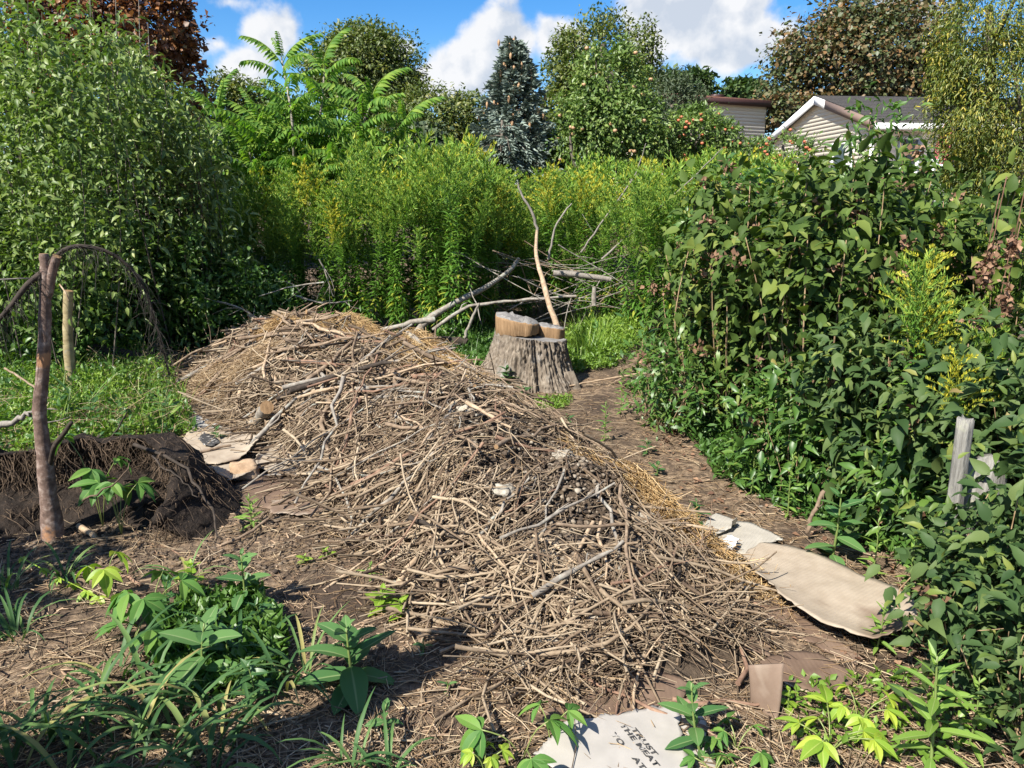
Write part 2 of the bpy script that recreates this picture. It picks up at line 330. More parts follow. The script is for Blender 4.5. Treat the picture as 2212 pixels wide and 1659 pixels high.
def card(name, c1, c2, stain, lo, hi, ribs=0.0, sscale=2.2, rot=0.0):
    m, nt, out = mat_base(name); L = nt.links.new
    tc = nt.nodes.new('ShaderNodeTexCoord')
    n = nt.nodes.new('ShaderNodeTexNoise'); n.inputs['Scale'].default_value = 14; n.inputs['Detail'].default_value = 8; L(tc.outputs['Object'], n.inputs['Vector'])
    r = ramp(nt, [(.3, c1), (.7, c2)]); L(n.outputs[0], r.inputs[0])
    n2 = nt.nodes.new('ShaderNodeTexNoise'); n2.inputs['Scale'].default_value = sscale; n2.inputs['Detail'].default_value = 4; n2.inputs['Distortion'].default_value = .6; L(tc.outputs['Object'], n2.inputs['Vector'])
    r2 = ramp(nt, [(lo, (0, 0, 0)), (hi, (1, 1, 1))]); L(n2.outputs[0], r2.inputs[0])
    mx = nt.nodes.new('ShaderNodeMixRGB'); L(r2.outputs[0], mx.inputs[0]); L(r.outputs[0], mx.inputs[1]); mx.inputs[2].default_value = (*stain, 1)
    p = nt.nodes.new('ShaderNodeBsdfPrincipled'); L(mx.outputs[0], p.inputs['Base Color']); p.inputs['Roughness'].default_value = .75; p.inputs['Specular IOR Level'].default_value = .25
    b = nt.nodes.new('ShaderNodeBump'); b.inputs['Strength'].default_value = .35; b.inputs['Distance'].default_value = .006
    n3 = nt.nodes.new('ShaderNodeTexNoise'); n3.inputs['Scale'].default_value = 7; n3.inputs['Detail'].default_value = 3; L(tc.outputs['Object'], n3.inputs['Vector'])
    h = n3.outputs[0]
    if ribs:
        mp = nt.nodes.new('ShaderNodeMapping'); mp.inputs['Rotation'].default_value = (0, 0, rot); L(tc.outputs['Object'], mp.inputs[0])
        w = nt.nodes.new('ShaderNodeTexWave'); w.inputs['Scale'].default_value = 18; w.inputs['Distortion'].default_value = 1.2; L(mp.outputs[0], w.inputs[0])
        ad = nt.nodes.new('ShaderNodeMath'); ad.operation = 'MULTIPLY_ADD'; L(w.outputs['Fac'], ad.inputs[0]); ad.inputs[1].default_value = ribs; L(h, ad.inputs[2]); h = ad.outputs[0]
    L(h, b.inputs['Height']); L(b.outputs[0], p.inputs['Normal']); L(p.outputs[0], out.inputs[0]); return m
M['card'] = card('dry_cardboard', (.285, .23, .172), (.36, .30, .232), (.15, .10, .07), .55, .66, ribs=.45, rot=.9, sscale=1.7)
M['cardribbed'] = card('ribbed_cardboard', (.30, .275, .235), (.38, .35, .30), (.17, .13, .10), .55, .7, ribs=1.0, rot=.6)
M['cardgrey'] = card('grey_cardboard', (.27, .265, .26), (.38, .37, .35), (.16, .135, .11), .55, .7)
M['cardwet'] = card('wet_cardboard', (.105, .068, .047), (.155, .105, .075), (.22, .155, .11), .55, .72, ribs=.2)
M['cardhalf'] = card('half_wet_cardboard', (.14, .095, .068), (.19, .135, .10), (.40, .34, .27), .5, .62)
M['cardprint'] = card('printed_cardboard', (.30, .28, .255), (.36, .335, .305), (.15, .105, .075), .54, .68, sscale=1.8)
M['paper'] = card('white_paper', (.68, .68, .68), (.80, .80, .79), (.45, .44, .42), .66, .72)
def inkmat():
    m, nt, out = mat_base('worn_ink'); L = nt.links.new
    tc = nt.nodes.new('ShaderNodeTexCoord'); n = nt.nodes.new('ShaderNodeTexNoise'); n.inputs['Scale'].default_value = 38; n.inputs['Detail'].default_value = 5; L(tc.outputs['Object'], n.inputs['Vector'])
    r = ramp(nt, [(.60, (.04, .038, .037)), (.66, (.33, .31, .285))]); L(n.outputs[0], r.inputs[0])
    p = nt.nodes.new('ShaderNodeBsdfPrincipled'); L(r.outputs[0], p.inputs['Base Color']); p.inputs['Roughness'].default_value = .7; L(p.outputs[0], out.inputs[0]); return m
M['ink'] = inkmat()
# foliage
g = leafmat
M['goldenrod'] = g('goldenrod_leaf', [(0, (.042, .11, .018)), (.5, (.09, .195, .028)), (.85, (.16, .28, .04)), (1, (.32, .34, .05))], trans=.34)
M['plume'] = g('goldenrod_plume', [(0, (.085, .19, .03)), (.5, (.155, .285, .04)), (.82, (.26, .37, .05)), (1, (.46, .45, .05))], trans=.30, rough=.6)
M['yellowplume'] = g('yellow_plume', [(0, (.15, .24, .03)), (.5, (.32, .34, .03)), (1, (.52, .43, .03))], trans=.25, rough=.6)
M['stemgreen'] = g('green_stem', [(0, (.08, .13, .035)), (1, (.20, .24, .07))], trans=0)
M['stemtan'] = surf('tan_stem', [(.3, (.17, .11, .06)), (.7, (.38, .27, .16))], 20, bump=.2, dist=.004)
M['bluegreen'] = g('dark_green_leaf', [(0, (.022, .045, .011)), (.4, (.046, .082, .018)), (.75, (.085, .130, .028)), (.9, (.15, .185, .04)), (1, (.26, .21, .07))], rough=.58, trans=.2, spec=.14)
M['youngleaf'] = g('young_olive_leaf', [(0, (.06, .10, .022)), (.5, (.11, .165, .035)), (.85, (.19, .22, .05)), (1, (.26, .17, .08))], rough=.5, trans=.28, spec=.25)
M['shrub2'] = g('grey_green_leaf', [(0, (.026, .055, .018)), (.5, (.05, .09, .029)), (1, (.11, .15, .048))], rough=.55, trans=.18, spec=.16)
M['midgreen'] = g('mid_green_leaf', [(0, (.035, .085, .018)), (.5, (.065, .14, .026)), (1, (.13, .21, .04))], trans=.25)
M['lime'] = g('lime_leaf', [(0, (.12, .22, .03)), (.5, (.20, .31, .04)), (1, (.32, .40, .05))], trans=.35)
M['apple'] = g('apple_leaf', [(0, (.055, .105, .026)), (.5, (.11, .175, .042)), (.9, (.20, .26, .07)), (1, (.33, .35, .12))], rough=.42, trans=.24, spec=.35)
M['applelight'] = g('light_apple_leaf', [(0, (.06, .11, .028)), (.5, (.115, .175, .043)), (.9, (.20, .255, .07)), (1, (.31, .33, .12))], rough=.45, trans=.28, spec=.3)
M['ash'+'leaf'] = g('pale_pinnate_leaf', [(0, (.07, .125, .03)), (.5, (.14, .20, .055)), (1, (.30, .34, .12))], rough=.4, trans=.22)
M['copper'] = g('copper_leaf', [(0, (.045, .022, .014)), (.45, (.12, .055, .026)), (.75, (.28, .125, .045)), (1, (.13, .14, .04))], rough=.5, trans=.2, tcol=(1.3, .9, .5))
M['maple'] = g('browning_maple_leaf', [(0, (.045, .065, .025)), (.45, (.075, .10, .035)), (.65, (.13, .095, .04)), (1, (.23, .12, .045))], rough=.5, trans=.18, tcol=(1.2, 1.1, .5))
M['yellowcedar'] = g('yellow_cedar_spray', [(0, (.055, .095, .02)), (.45, (.115, .155, .03)), (.7, (.24, .235, .035)), (1, (.52, .39, .05))], trans=.28)
M['olive'] = g('olive_green_leaf', [(0, (.05, .08, .018)), (.5, (.09, .125, .027)), (1, (.19, .185, .04))], rough=.5, trans=.22)
M['spruce'] = g('blue_spruce_needles', [(0, (.085, .115, .095)), (.5, (.155, .20, .165)), (1, (.29, .34, .29))], rough=.6, trans=.08, tcol=(1, 1, .9))
M['cone'] = g('spruce_cone', [(0, (.22, .12, .06)), (1, (.42, .26, .14))], rough=.7, trans=0)
M['yew'] = g('dark_green_needles', [(0, (.025, .045, .02)), (.6, (.05, .075, .032)), (1, (.085, .11, .045))], rough=.6, trans=.1)
M['frond'] = g('frond_leaflet', [(0, (.065, .15, .025)), (.5, (.115, .225, .037)), (1, (.22, .32, .05))], trans=.36, rough=.6, spec=.15)
M['milkweed'] = g('milkweed_leaf', [(0, (.035, .095, .03)), (.5, (.06, .14, .045)), (1, (.12, .22, .065))], rough=.55, trans=.22, spec=.2, rib=(.20, .27, .12))
M['willow'] = g('pale_lance_leaf', [(0, (.10, .20, .04)), (.5, (.16, .27, .05)), (1, (.25, .36, .07))], rough=.45, trans=.3, rib=(.28, .36, .13))
M['creeper'] = g('creeper_leaf', [(0, (.05, .135, .03)), (.5, (.085, .19, .04)), (1, (.15, .26, .05))], rough=.55, trans=.27, spec=.2, rib=(.16, .24, .07))
M['darkforb'] = g('dark_forb_leaf', [(0, (.03, .085, .025)), (.5, (.05, .12, .035)), (1, (.09, .17, .05))], rough=.4, trans=.2, rib=(.11, .18, .06))
M['limeforb'] = g('lime_forb_leaf', [(0, (.17, .29, .03)), (.5, (.25, .37, .04)), (1, (.36, .43, .05))], rough=.45, trans=.35, rib=(.36, .43, .1))
M['grass'] = g('grass_blade', [(0, (.035, .085, .028)), (.5, (.065, .135, .045)), (.9, (.12, .20, .06)), (1, (.30, .27, .10))], rough=.5, trans=.22, spec=.2)
M['brightgrass'] = g('bright_ground_leaf', [(0, (.075, .155, .022)), (.5, (.145, .245, .034)), (1, (.26, .35, .05))], trans=.3)
M['deadleaf'] = g('dead_leaf', [(0, (.10, .05, .03)), (.5, (.20, .11, .065)), (1, (.33, .20, .12))], rough=.7, trans=.12, tcol=(1.2, .9, .6))
M['redfruit'] = g('red_fruit', [(0, (.40, .06, .035)), (.6, (.48, .14, .07)), (1, (.50, .28, .12))], rough=.4, trans=0)
M['pinkfruit'] = g('blush_fruit', [(0, (.40, .20, .10)), (1, (.46, .30, .17))], rough=.45, trans=0)
M['trunk'] = surf('tree_bark', [(.3, (.05, .04, .032)), (.6, (.13, .11, .09)), (.85, (.25, .22, .18))], 12, (1, 1, .4), bump=.7, dist=.02)
def plain(name, c, rough=.5, spec=.4, metal=0):
    return surf(name, [(.3, tuple(x * .93 for x in c)), (.7, c)], 5, rough=rough, bump=.05, spec=spec)
M['siding'] = plain('cream_vinyl_siding', (.74, .68, .56)); M['siding2'] = plain('beige_vinyl_siding', (.66, .60, .49))
M['white'] = plain('white_paint', (.80, .80, .80)); M['fabric'] = plain('faded_red_fabric', (.52, .13, .15), .8)
M['shingle'] = surf('dark_shingle', [(.3, (.025, .024, .024)), (.6, (.06, .056, .055)), (.8, (.11, .10, .10))], 20, (1, 1, 1), bump=.6, dist=.02)
M['redroof'] = surf('brown_shingle', [(.3, (.10, .045, .032)), (.7, (.19, .09, .065))], 20, bump=.5, dist=.02)
M['fascia'] = plain('brown_fascia', (.055, .025, .022)); M['barewood'] = plain('bare_fascia_wood', (.20, .14, .11)); M['meter'] = plain('grey_meter', (.4, .42, .42))
M['curtain'] = plain('pale_curtain', (.5, .48, .45), .8)
def glassmat():
    m, nt, out = mat_base('window_glass'); p = nt.nodes.new('ShaderNodeBsdfPrincipled'); p.inputs['Base Color'].default_value = (.02, .025, .03, 1); p.inputs['Roughness'].default_value = .05
    p.inputs['Specular IOR Level'].default_value = .8; nt.links.new(p.outputs[0], out.inputs[0]); return m
M['glass'] = glassmat()

# ---------------------------------------------------------------- ground
def ground():
    mb = MB()
    def grid(x0, x1, y0, y1, nx, ny, fx=None):
        xs = np.linspace(x0, x1, nx); ys = np.linspace(y0, y1, ny)
        if fx: xs, ys = fx(xs, ys)
        X, Y = np.meshgrid(xs, ys); Z = gz(X, Y) ; V = np.stack([X, Y, Z], -1).reshape(-1, 3)
        i = np.arange(ny - 1)[:, None] * nx + np.arange(nx - 1)[None]; i = i.ravel()
        return V, np.stack([i, i + 1, i + nx + 1, i + nx], -1)
    def sp(xs, ys):      # one sheet: fine near the camera, coarse to the horizon
        f = lambda t, a, b: np.sign(t) * (np.abs(t) * a + (np.abs(t) ** 5) * b)
        return f(xs, 9, 700), np.where(ys < 0, f(ys, 9, 700), f(ys, 12, 900))
    V, Fq = grid(-1, 1, -1, 1, 200, 230, sp); mb.add(V, [Fq])
    o = mb.put('ground', M['ground'], smooth=True); tag(o, kind='structure')
ground()

# ---------------------------------------------------------------- houses
def house_cream():
    C = at(1885, 264, 24.0); gx = nz(np.array([-.09, 1.0])); sx = np.array([gx[1], -gx[0]])   # gable runs back, side wall runs right
    zE = C[2]; W = 7.0; Ls = 9.0; zB = 1.2; zA = float(at(1780, 219, 27.6)[2])
    t = thing('cream_house', 'cream sided house with dark shingle roof and white trimmed gable', 'house', (C[0], C[1], zB))
    def gp(s, z, o=0): return np.array([C[0] + gx[0] * s - sx[0] * o, C[1] + gx[1] * s - sx[1] * o, z])   # on gable wall, o = outwards
    def spt(s, z, o=0): return np.array([C[0] + sx[0] * s - gx[0] * o, C[1] + sx[1] * s - gx[1] * o, z])
    def quad(a, b, c, d): return np.array([a, b, c, d]), np.array([(0, 1, 2, 3)])
    def slab(P4, n, th):
        P4 = np.array(P4); n = np.array(n) * th; V = np.concatenate([P4, P4 + n])
        return V, np.array([(3, 2, 1, 0), (4, 5, 6, 7), (0, 1, 5, 4), (1, 2, 6, 5), (2, 3, 7, 6), (3, 0, 4, 7)])
    og = np.array([-sx[0], -sx[1], 0]); os_ = np.array([-gx[0], -gx[1], 0])
    wl = MB(); wl.add(*[x if i == 0 else [x] for i, x in enumerate(quad(gp(0, zB), gp(W, zB), gp(W, zE), gp(0, zE)))])
    wl.add(np.array([gp(0, zE), gp(W, zE), gp(W / 2, zA)]), [np.array([(0, 1, 2)])])
    V, Fq = quad(spt(0, zB), spt(Ls, zB), spt(Ls, zE), spt(0, zE)); wl.add(V, [Fq])
    b0 = spt(Ls, zB); bk = gp(W, 0) - gp(0, 0)
    V, Fq = quad(spt(Ls, zB), spt(Ls, zB) + bk, spt(Ls, zE) + bk, spt(Ls, zE)); wl.add(V, [Fq])
    V, Fq = quad(gp(W, zB), gp(W, zB) + spt(Ls, 0) - spt(0, 0), gp(W, zE) + spt(Ls, 0) - spt(0, 0), gp(W, zE)); wl.add(V, [Fq])
    wl.put('wall', M['siding'], t)
    # lap siding boards: each a tilted strip
    cn = 0; z = zB + .05
    base = None
    while z < zA - .12:
        s0, s1 = .06, W - .06
        if z + .13 > zE:
            f = (z + .13 - zE) / (zA - zE); s0 = W / 2 * f + .03; s1 = W - W / 2 * f - .03
        if s1 - s0 > .3:
            a, b, c, d = gp(s0, z, .018), gp(s1, z, .018), gp(s1, z + .13, .006), gp(s0, z + .13, .006)
            V = np.array([a, b, c, d, gp(s0, z, .002), gp(s1, z, .002)])
            put('siding_board', V, [np.array([(0, 1, 2, 3), (4, 5, 1, 0)])], M['siding'], t)
        z += .132
    z = zB + .05
    while z < zE - .14:
        V = np.array([spt(.06, z, .03), spt(Ls, z, .03), spt(Ls, z + .13, .006), spt(.06, z + .13, .006), spt(.06, z, .002), spt(Ls, z, .002)])
        put('siding_board', V, [np.array([(0, 1, 2, 3), (4, 5, 1, 0)])], M['siding'], t); z += .132
    # roof: two slopes with overhangs
    ov = .55; r_ = MB(); slope = (zA - zE) / (W / 2)
    def rp(s, out_, zoff): return gp(s, zE + slope * (s if s <= W / 2 else W - s) + zoff, out_)
    for (sa, sb) in ((-ov, W / 2), (W + ov, W / 2)):
        P4 = [rp(sa, .2, .06), rp(sb, .2, .06), rp(sb, -Ls - .5, .06), rp(sa, -Ls - .5, .06)]
        V, Fq = slab(P4, (0, 0, 1), .10); r_.add(V, [Fq])
        if sa < 0:      # shingle courses standing proud on the visible slope
            for k in range(16):
                f0 = k / 16; f1 = (k + 1) / 16; a0 = sa + (sb - sa) * f0; a1 = sa + (sb - sa) * f1
                V, Fq = slab([rp(a0, .2, .165), rp(a1, .2, .150), rp(a1, -Ls - .5, .150), rp(a0, -Ls - .5, .165)], (0, 0, 1), .02); r_.add(V, [Fq])
    rf = r_.put('roof', M['shingle'], t)
    for (sa, sb, m) in ((W + ov, W / 2 - .02, 'white'), (W / 2 - .8, W / 2 - .02, 'white'), (-ov, W / 2 - .82, 'barewood')):
        P4 = [rp(sa, .205, -.12), rp(sb, .205, -.12), rp(sb, .205, .15), rp(sa, .205, .15)]
        V, Fq = slab(P4, og, .04); put('fascia', V, [Fq], M[m], t)
    V, Fq = slab([rp(-ov - .01, .28, -.1), rp(-ov - .01, -Ls - .5, -.1), rp(-ov - .01, -Ls - .5, .08), rp(-ov - .01, .28, .08)], os_, .1); put('gutter', V, [Fq], M['white'], t)
    V, Fq = slab([gp(-.02, zB, .02), gp(.10, zB, .02), gp(.10, zE, .02), gp(-.02, zE, .02)], og, .03); put('corner_trim', V, [Fq], M['white'], t)
    V, Fq = slab([spt(-.02, zB, .02), spt(.10, zB, .02), spt(.10, zE, .02), spt(-.02, zE, .02)], os_, .03); put('corner_trim', V, [Fq], M['white'], t)
    def window(fn, o, s0, s1, z0, z1, curtain=False):
        w = MB()
        for a, b, c, d in ((s0 - .12, s0, z0 - .1, z1 + .1), (s1, s1 + .12, z0 - .1, z1 + .1), (s0, s1, z1, z1 + .1), (s0, s1, z0 - .1, z0), (s0, s1, (z0 + z1) / 2 - .03, (z0 + z1) / 2 + .03)):
            V, Fq = slab([fn(a, c, .034), fn(b, c, .034), fn(b, d, .034), fn(a, d, .034)], o, .05); w.add(V, [Fq])
        f = w.put('window_frame', M['white'], t)
        for za, zb in ((z0, (z0 + z1) / 2 - .03), ((z0 + z1) / 2 + .03, z1)):
            p = put('pane', np.array([fn(s0, za, .045), fn(s1, za, .045), fn(s1, zb, .045), fn(s0, zb, .045)]), [np.array([(0, 1, 2, 3)])], M['glass'], t); p.parent = f
        if curtain:
            p = put('curtain', np.array([fn(s0 + .1, z0, .05), fn(s0 + .5, z0, .05), fn(s0 + .45, z1, .05), fn(s0 + .1, z1, .05)]), [np.array([(0, 1, 2, 3)])], M['curtain'], t); p.parent = f
    window(gp, og, .95, 2.1, zE - 1.85, zE - .55, True); window(gp, og, 4.7, 6.0, zE - 1.75, zE - .75)
    window(spt, os_, 1.0, 1.5, zE - 2.2, zE - .5)
    V, Fq = slab([gp(3.3, zE - 1.75, .035), gp(3.6, zE - 1.75, .035), gp(3.6, zE - 1.45, .035), gp(3.3, zE - 1.45, .035)], og, .12); put('meter_box', V, [Fq], M['meter'], t)
    # deck with railing to the right of the corner
    D0 = spt(1.0, 0, .3); d = thing('deck', 'white railed wooden deck beside the cream house', 'deck', (D0[0], D0[1], zB))
    zd = zE - 2.4
    V, Fq = slab([spt(.9, zd, .08), spt(7, zd, .08), spt(7, zd, 1.9), spt(.9, zd, 1.9)], (0, 0, 1), .12); put('platform', V, [Fq], M['white'], d)
    for zz in (zd + .22, zd + 1.0):
        V, Fq = slab([spt(.9, zz, 1.86), spt(7, zz, 1.86), spt(7, zz, 1.94), spt(.9, zz, 1.94)], (0, 0, 1), .06); put('rail', V, [Fq], M['white'], d)
    for k in range(40):
        c = spt(1.0 + k * .15, zd + .64, 1.9); V, Fq = box(c, (.06, .06, .72)); put('baluster', V, [Fq], M['white'], d)
    for s in (.9, 1.78, 4.3, 6.9):
        V, Fq = box(spt(s, zd + .6, 1.9), (.14, .14, 1.2)); put('post', V, [Fq], M['white'], d)
        V, Fq = box(spt(s, (zB + zd) / 2, 1.9), (.12, .12, zd - zB)); put('support_post', V, [Fq], M['white'], d)
    u0 = spt(1.62, zd + .12, 1.2); um = thing('patio_umbrella', 'folded faded red patio umbrella on the white deck', 'umbrella', u0)
    V, Q, Cc = tube([u0, u0 + (0, 0, 2.3)], .025, 6); put('pole', V, [Q, Cc], M['white'], um)
    a = np.linspace(0, 2 * math.pi, 17)[:-1]; mbu = MB()
    prof = [(.75, .16), (1.1, .24), (1.5, .22), (1.95, .13), (2.3, .03)]
    Vs = np.array([[u0[0] + r * (1 + .18 * math.cos(8 * x)) * math.cos(x), u0[1] + r * (1 + .18 * math.cos(8 * x)) * math.sin(x), u0[2] + z] for z, r in prof for x in a])
    i = np.arange(4)[:, None] * 16; j = np.arange(16)[None]; Q = np.stack([i + j, i + (j + 1) % 16, i + 16 + (j + 1) % 16, i + 16 + j], -1).reshape(-1, 4)
    put('canopy', Vs, [Q], M['fabric'], um)
house_cream()
def house_brown():
    A = at(1440, 212, 33.0); d = nz(np.array([1.0, .45])); n = np.array([d[1], -d[0]]); zE = A[2]; zB = 1.2; Lw = 5.4
    t = thing('brown_roofed_house', 'beige sided house with brown roof behind the red apple tree', 'house', (A[0], A[1], zB))
    def p(s, z, o=0): return np.array([A[0] + d[0] * s + n[0] * o, A[1] + d[1] * s + n[1] * o, z])
    mb = MB(); q = np.array([(0, 1, 2, 3)])
    for a, b in (((0, 0), (Lw, 0)), ((Lw, 0), (Lw, -7)), ((0, 0), (0, -7)), ((0, -7), (Lw, -7))):
        mb.add(np.array([p(a[0], zB, a[1]), p(b[0], zB, b[1]), p(b[0], zE, b[1]), p(a[0], zE, a[1])]), [q])
    mb.put('wall', M['siding2'], t)
    z = zB + .05
    while z < zE - .1:
        V = np.array([p(0, z, .03), p(Lw, z, .03), p(Lw, z + .14, .005), p(0, z + .14, .005), p(0, z, .002), p(Lw, z, .002)]); put('siding_board', V, [np.array([(0, 1, 2, 3), (4, 5, 1, 0)])], M['siding2'], t); z += .145
    V = np.array([p(-.4, zE + .05, .25), p(Lw + .4, zE + .05, .25), p(Lw + .4, zE + .7, -3.5), p(-.4, zE + .7, -3.5), p(Lw + .4, zE + .05, -7.5), p(-.4, zE + .05, -7.5)])
    V = np.concatenate([V, V + (0, 0, .1)]); Fq = np.array([(6, 7, 8, 9), (9, 8, 10, 11), (0, 3, 2, 1), (3, 5, 4, 2), (0, 1, 7, 6), (1, 2, 8, 7), (2, 4, 10, 8), (3, 0, 6, 9), (5, 3, 9, 11), (4, 5, 11, 10)])
    rf = put('roof', V, [Fq], M['redroof'], t)
    V, Fq = box(p(Lw / 2, zE - .02, .28), (Lw + .8, .05, .24), math.atan2(d[1], d[0])); put('fascia', V, [Fq], M['fascia'], t)
    V, Fq = box(p(3.4, zE + .36, -1.0), (.5, .4, .15), math.atan2(d[1], d[0])); o = put('roof_vent', V, [Fq], M['fascia'], t); o.parent = rf
house_brown()

# ---------------------------------------------------------------- trees
def blobpts(blobs, n, clump=40, shell=.62, sig=.16):
    """points in leaf clumps spread through ellipsoids (c, r); returns P, outward, clump random"""
    w = np.array([(b[1][0] * b[1][1] * b[1][2]) ** (2 / 3) for b in blobs]); w = w / w.sum(); Ps, Os, Cs = [], [], []
    for (c, r), wi in zip(blobs, w):
        m = max(30, int(n * wi)); k = max(4, m // clump); c = np.array(c, float); r = np.array(r, float)
        u = nz(R.normal(size=(k, 3))); q = shell + (1 - shell) * R.rand(k, 1) ** .6
        cc = u * q; idx = R.randint(0, k, m); loc = cc[idx] + R.normal(size=(m, 3)).clip(-1.7, 1.7) * sig * (.6 + .8 * R.rand(k)[idx])[:, None]
        Ps.append(c + loc * r); Os.append(nz(loc / r)); Cs.append(R.rand(k)[idx])
    return np.concatenate(Ps), np.concatenate(Os), np.concatenate(Cs)
def leaves(P, O, C, T, size, aspect, droop=.25, up=.7, wob=.6, cl=.45):
    n = len(P); D = O * .5 + R.normal(size=(n, 3)) * wob; D[:, 2] -= droop
    N_ = np.array([0, 0, up]) + O * .5 + R.normal(size=(n, 3)) * .45 + np.array(SUNV) * .25
    s = size * (.5 + 1.0 * R.rand(n) ** 1.3); V, Fc = scat(T, P, D, N_, s, s * aspect)
    v = np.clip(cl * C + (1 - cl) * R.rand(n), 0, 1); return V, Fc, rep(v, len(T[0]))
def tree(name, label, blobs, n, size, mat, base, group=None, cat='tree', trunk_r=.15, bark='trunk', T=T2, aspect=.55, limbs=10, droop=.25, clump=40, shell=.62, sig=.16, fruit=None, cl=.45, wob=.6):
    base = np.array(base, float); t = thing(name, label, cat, base, group)
    P, O, C = blobpts(blobs, n, clump, shell, sig); ok = P[:, 2] > gz(P[:, 0], P[:, 1]) + .05; P, O, C = P[ok], O[ok], C[ok]
    V, Fc, v = leaves(P, O, C, T, size, aspect, droop, cl=cl, wob=wob)
    put('crown', V, [Fc], mat if not isinstance(mat, str) else M[mat], t, attrs={'v': v})
    tp = np.array(blobs[0][0], float); mid = (base + tp) / 2 + R.normal(size=3) * .12 * np.array([1, 1, 0])
    pts = smooth_path([base - (0, 0, .1), mid, tp + (0, 0, blobs[0][1][2] * .3)], 8); V, Q, Cc = tube(pts, trunk_r * np.linspace(1.15, .35, 8), 8); put('trunk', V, [Q, Cc], M[bark], t, smooth=True)
    mb = MB()
    for k in range(limbs):
        c, r = blobs[k % len(blobs)]; e = np.array(c) + nz(R.normal(size=3)) * np.array(r) * .8
        s = pts[R.randint(2, 7)]; m_ = (s + e) / 2 + R.normal(size=3) * .1 * np.linalg.norm(e - s); m_[2] -= .05
        V, Q, Cc = tube(smooth_path([s, m_, e], 6), trunk_r * .45 * np.linspace(1, .2, 6), 5); mb.add(V, [Q, Cc])
    if limbs: mb.put('limbs', M[bark], t, smooth=True)
    if fruit:
        k, rad, fm = fruit; f0 = fruit_mesh(rad, fm)
        idx = R.choice(len(P), k * 3); fr = P[idx]; out = (O[idx] @ np.array([-.1, -1, .1])) > -.1
        for q in fr[out][:k]: link('apple', f0, t, q - base + np.array([0, -.12, -.06]))
    return t
_fm = {}
def fruit_mesh(rad, m):
    if (rad, m) not in _fm:
        a = np.arange(8) * math.pi / 4; pr = [(.0, .75), (.75, .6), (1, 0), (.7, -.65), (0, -.8)]
        V = np.array([(r * math.cos(x), r * math.sin(x), z) for r, z in pr for x in a]) * rad
        i = np.arange(4)[:, None] * 8; j = np.arange(8)[None]; Q = np.stack([i + j, i + 8 + j, i + 8 + (j + 1) % 8, i + (j + 1) % 8], -1).reshape(-1, 4)
        _fm[(rad, m)] = mk('apple', V, [Q], M[m], attrs={'v': np.tile((a % 1.7) / 1.7, 5)}, smooth=True)
    return _fm[(rad, m)]
def bl(px, py, Y, rw, rh, rd=None):
    """ellipsoid centred on a pixel at depth Y, radii from pixel half sizes"""
    s = Y / F / (cP); c = at(px, py, Y); return (c, (rw * s, (rd if rd else rw) * s, rh * s))
def foot(px, Y):
    c = at(px, 443, Y); return (c[0], Y, float(gz(c[0], Y)))
# far background, left to right
tree('copper_maple', 'tall dark maple with coppery brown leaves rising behind the left green trees', [bl(250, 50, 16, 150, 100), bl(335, 55, 16, 70, 80), bl(100, 40, 16.5, 150, 120), bl(400, 125, 16, 38, 40), bl(370, 40, 16, 40, 60), bl(260, 200, 16.5, 150, 100)], 19000, .105, 'copper', foot(230, 16), aspect=.9, trunk_r=.22, clump=45, sig=.13, limbs=14)
tree('round_crowned_tree', 'round crowned green tree against the sky behind the feathery fronds', [bl(790, 150, 24, 105, 75), bl(730, 160, 24, 60, 60), bl(850, 190, 24, 60, 50), bl(780, 100, 24, 60, 40)], 24000, .115, 'olive', foot(790, 24), trunk_r=.25, limbs=14)
tree('hedgerow_tree', 'low olive green tree left of the round crowned one', [bl(480, 245, 19, 80, 70), bl(560, 240, 19, 60, 55)], 9000, .105, 'olive', foot(500, 19))
tree('hedgerow_tree', 'broad olive tree between the fronds and the blue spruce', [bl(930, 270, 20, 90, 70), bl(1010, 270, 20, 60, 60), bl(870, 300, 20, 60, 70)], 17000, .105, 'olive', foot(930, 20))
tree('ivy_covered_bush', 'dark rounded bush below the olive hedgerow tree', [bl(905, 345, 16, 75, 60)], 5000, .11, 'yew', foot(905, 16), cat='bush', T=T4, aspect=.9)
tree('tall_green_tree', 'tall green tree with yellowing top beside the spruce', [bl(1300, 120, 22, 85, 70), bl(1225, 150, 22, 45, 65), bl(1385, 130, 22, 45, 65), bl(1300, 220, 22, 110, 80), bl(1220, 260, 22, 60, 70)], 24000, .11, 'olive', foot(1290, 22), trunk_r=.25, cl=.6)
tree('pear_tree', 'leafy fruit tree dotted with blushing pears in front of the yellowing tree', [bl(1320, 180, 15, 70, 70), bl(1300, 270, 15, 95, 85), bl(1360, 300, 15, 75, 80), bl(1250, 330, 15, 60, 60)], 19000, .09, 'apple', foot(1310, 15), aspect=.5, fruit=(34, .042, 'pinkfruit'))
tree('yew_tree', 'dense dark needled evergreen right of the pear tree', [bl(1450, 240, 18, 65, 65), bl(1420, 290, 18, 50, 60)], 13000, .09, 'yew', foot(1450, 18), aspect=.3, clump=70)
tree('apple_tree', 'apple tree heavy with red fruit in front of the brown roofed house', [bl(1490, 290, 15.5, 65, 55), bl(1545, 300, 15.5, 55, 42), bl(1440, 330, 15.5, 50, 40), bl(1600, 350, 15.5, 60, 42), bl(1500, 360, 15.5, 60, 40)], 12000, .085, 'apple', foot(1520, 15.5), aspect=.45, fruit=(70, .036, 'redfruit'))
tree('apple_tree', 'loose apple tree with red fruit hiding the left end of the white gable', [bl(1690, 325, 16, 55, 40), bl(1735, 320, 16, 30, 30), bl(1645, 350, 16, 50, 40)], 2400, .085, 'apple', foot(1690, 16), aspect=.45, fruit=(40, .036, 'redfruit'), trunk_r=.08)
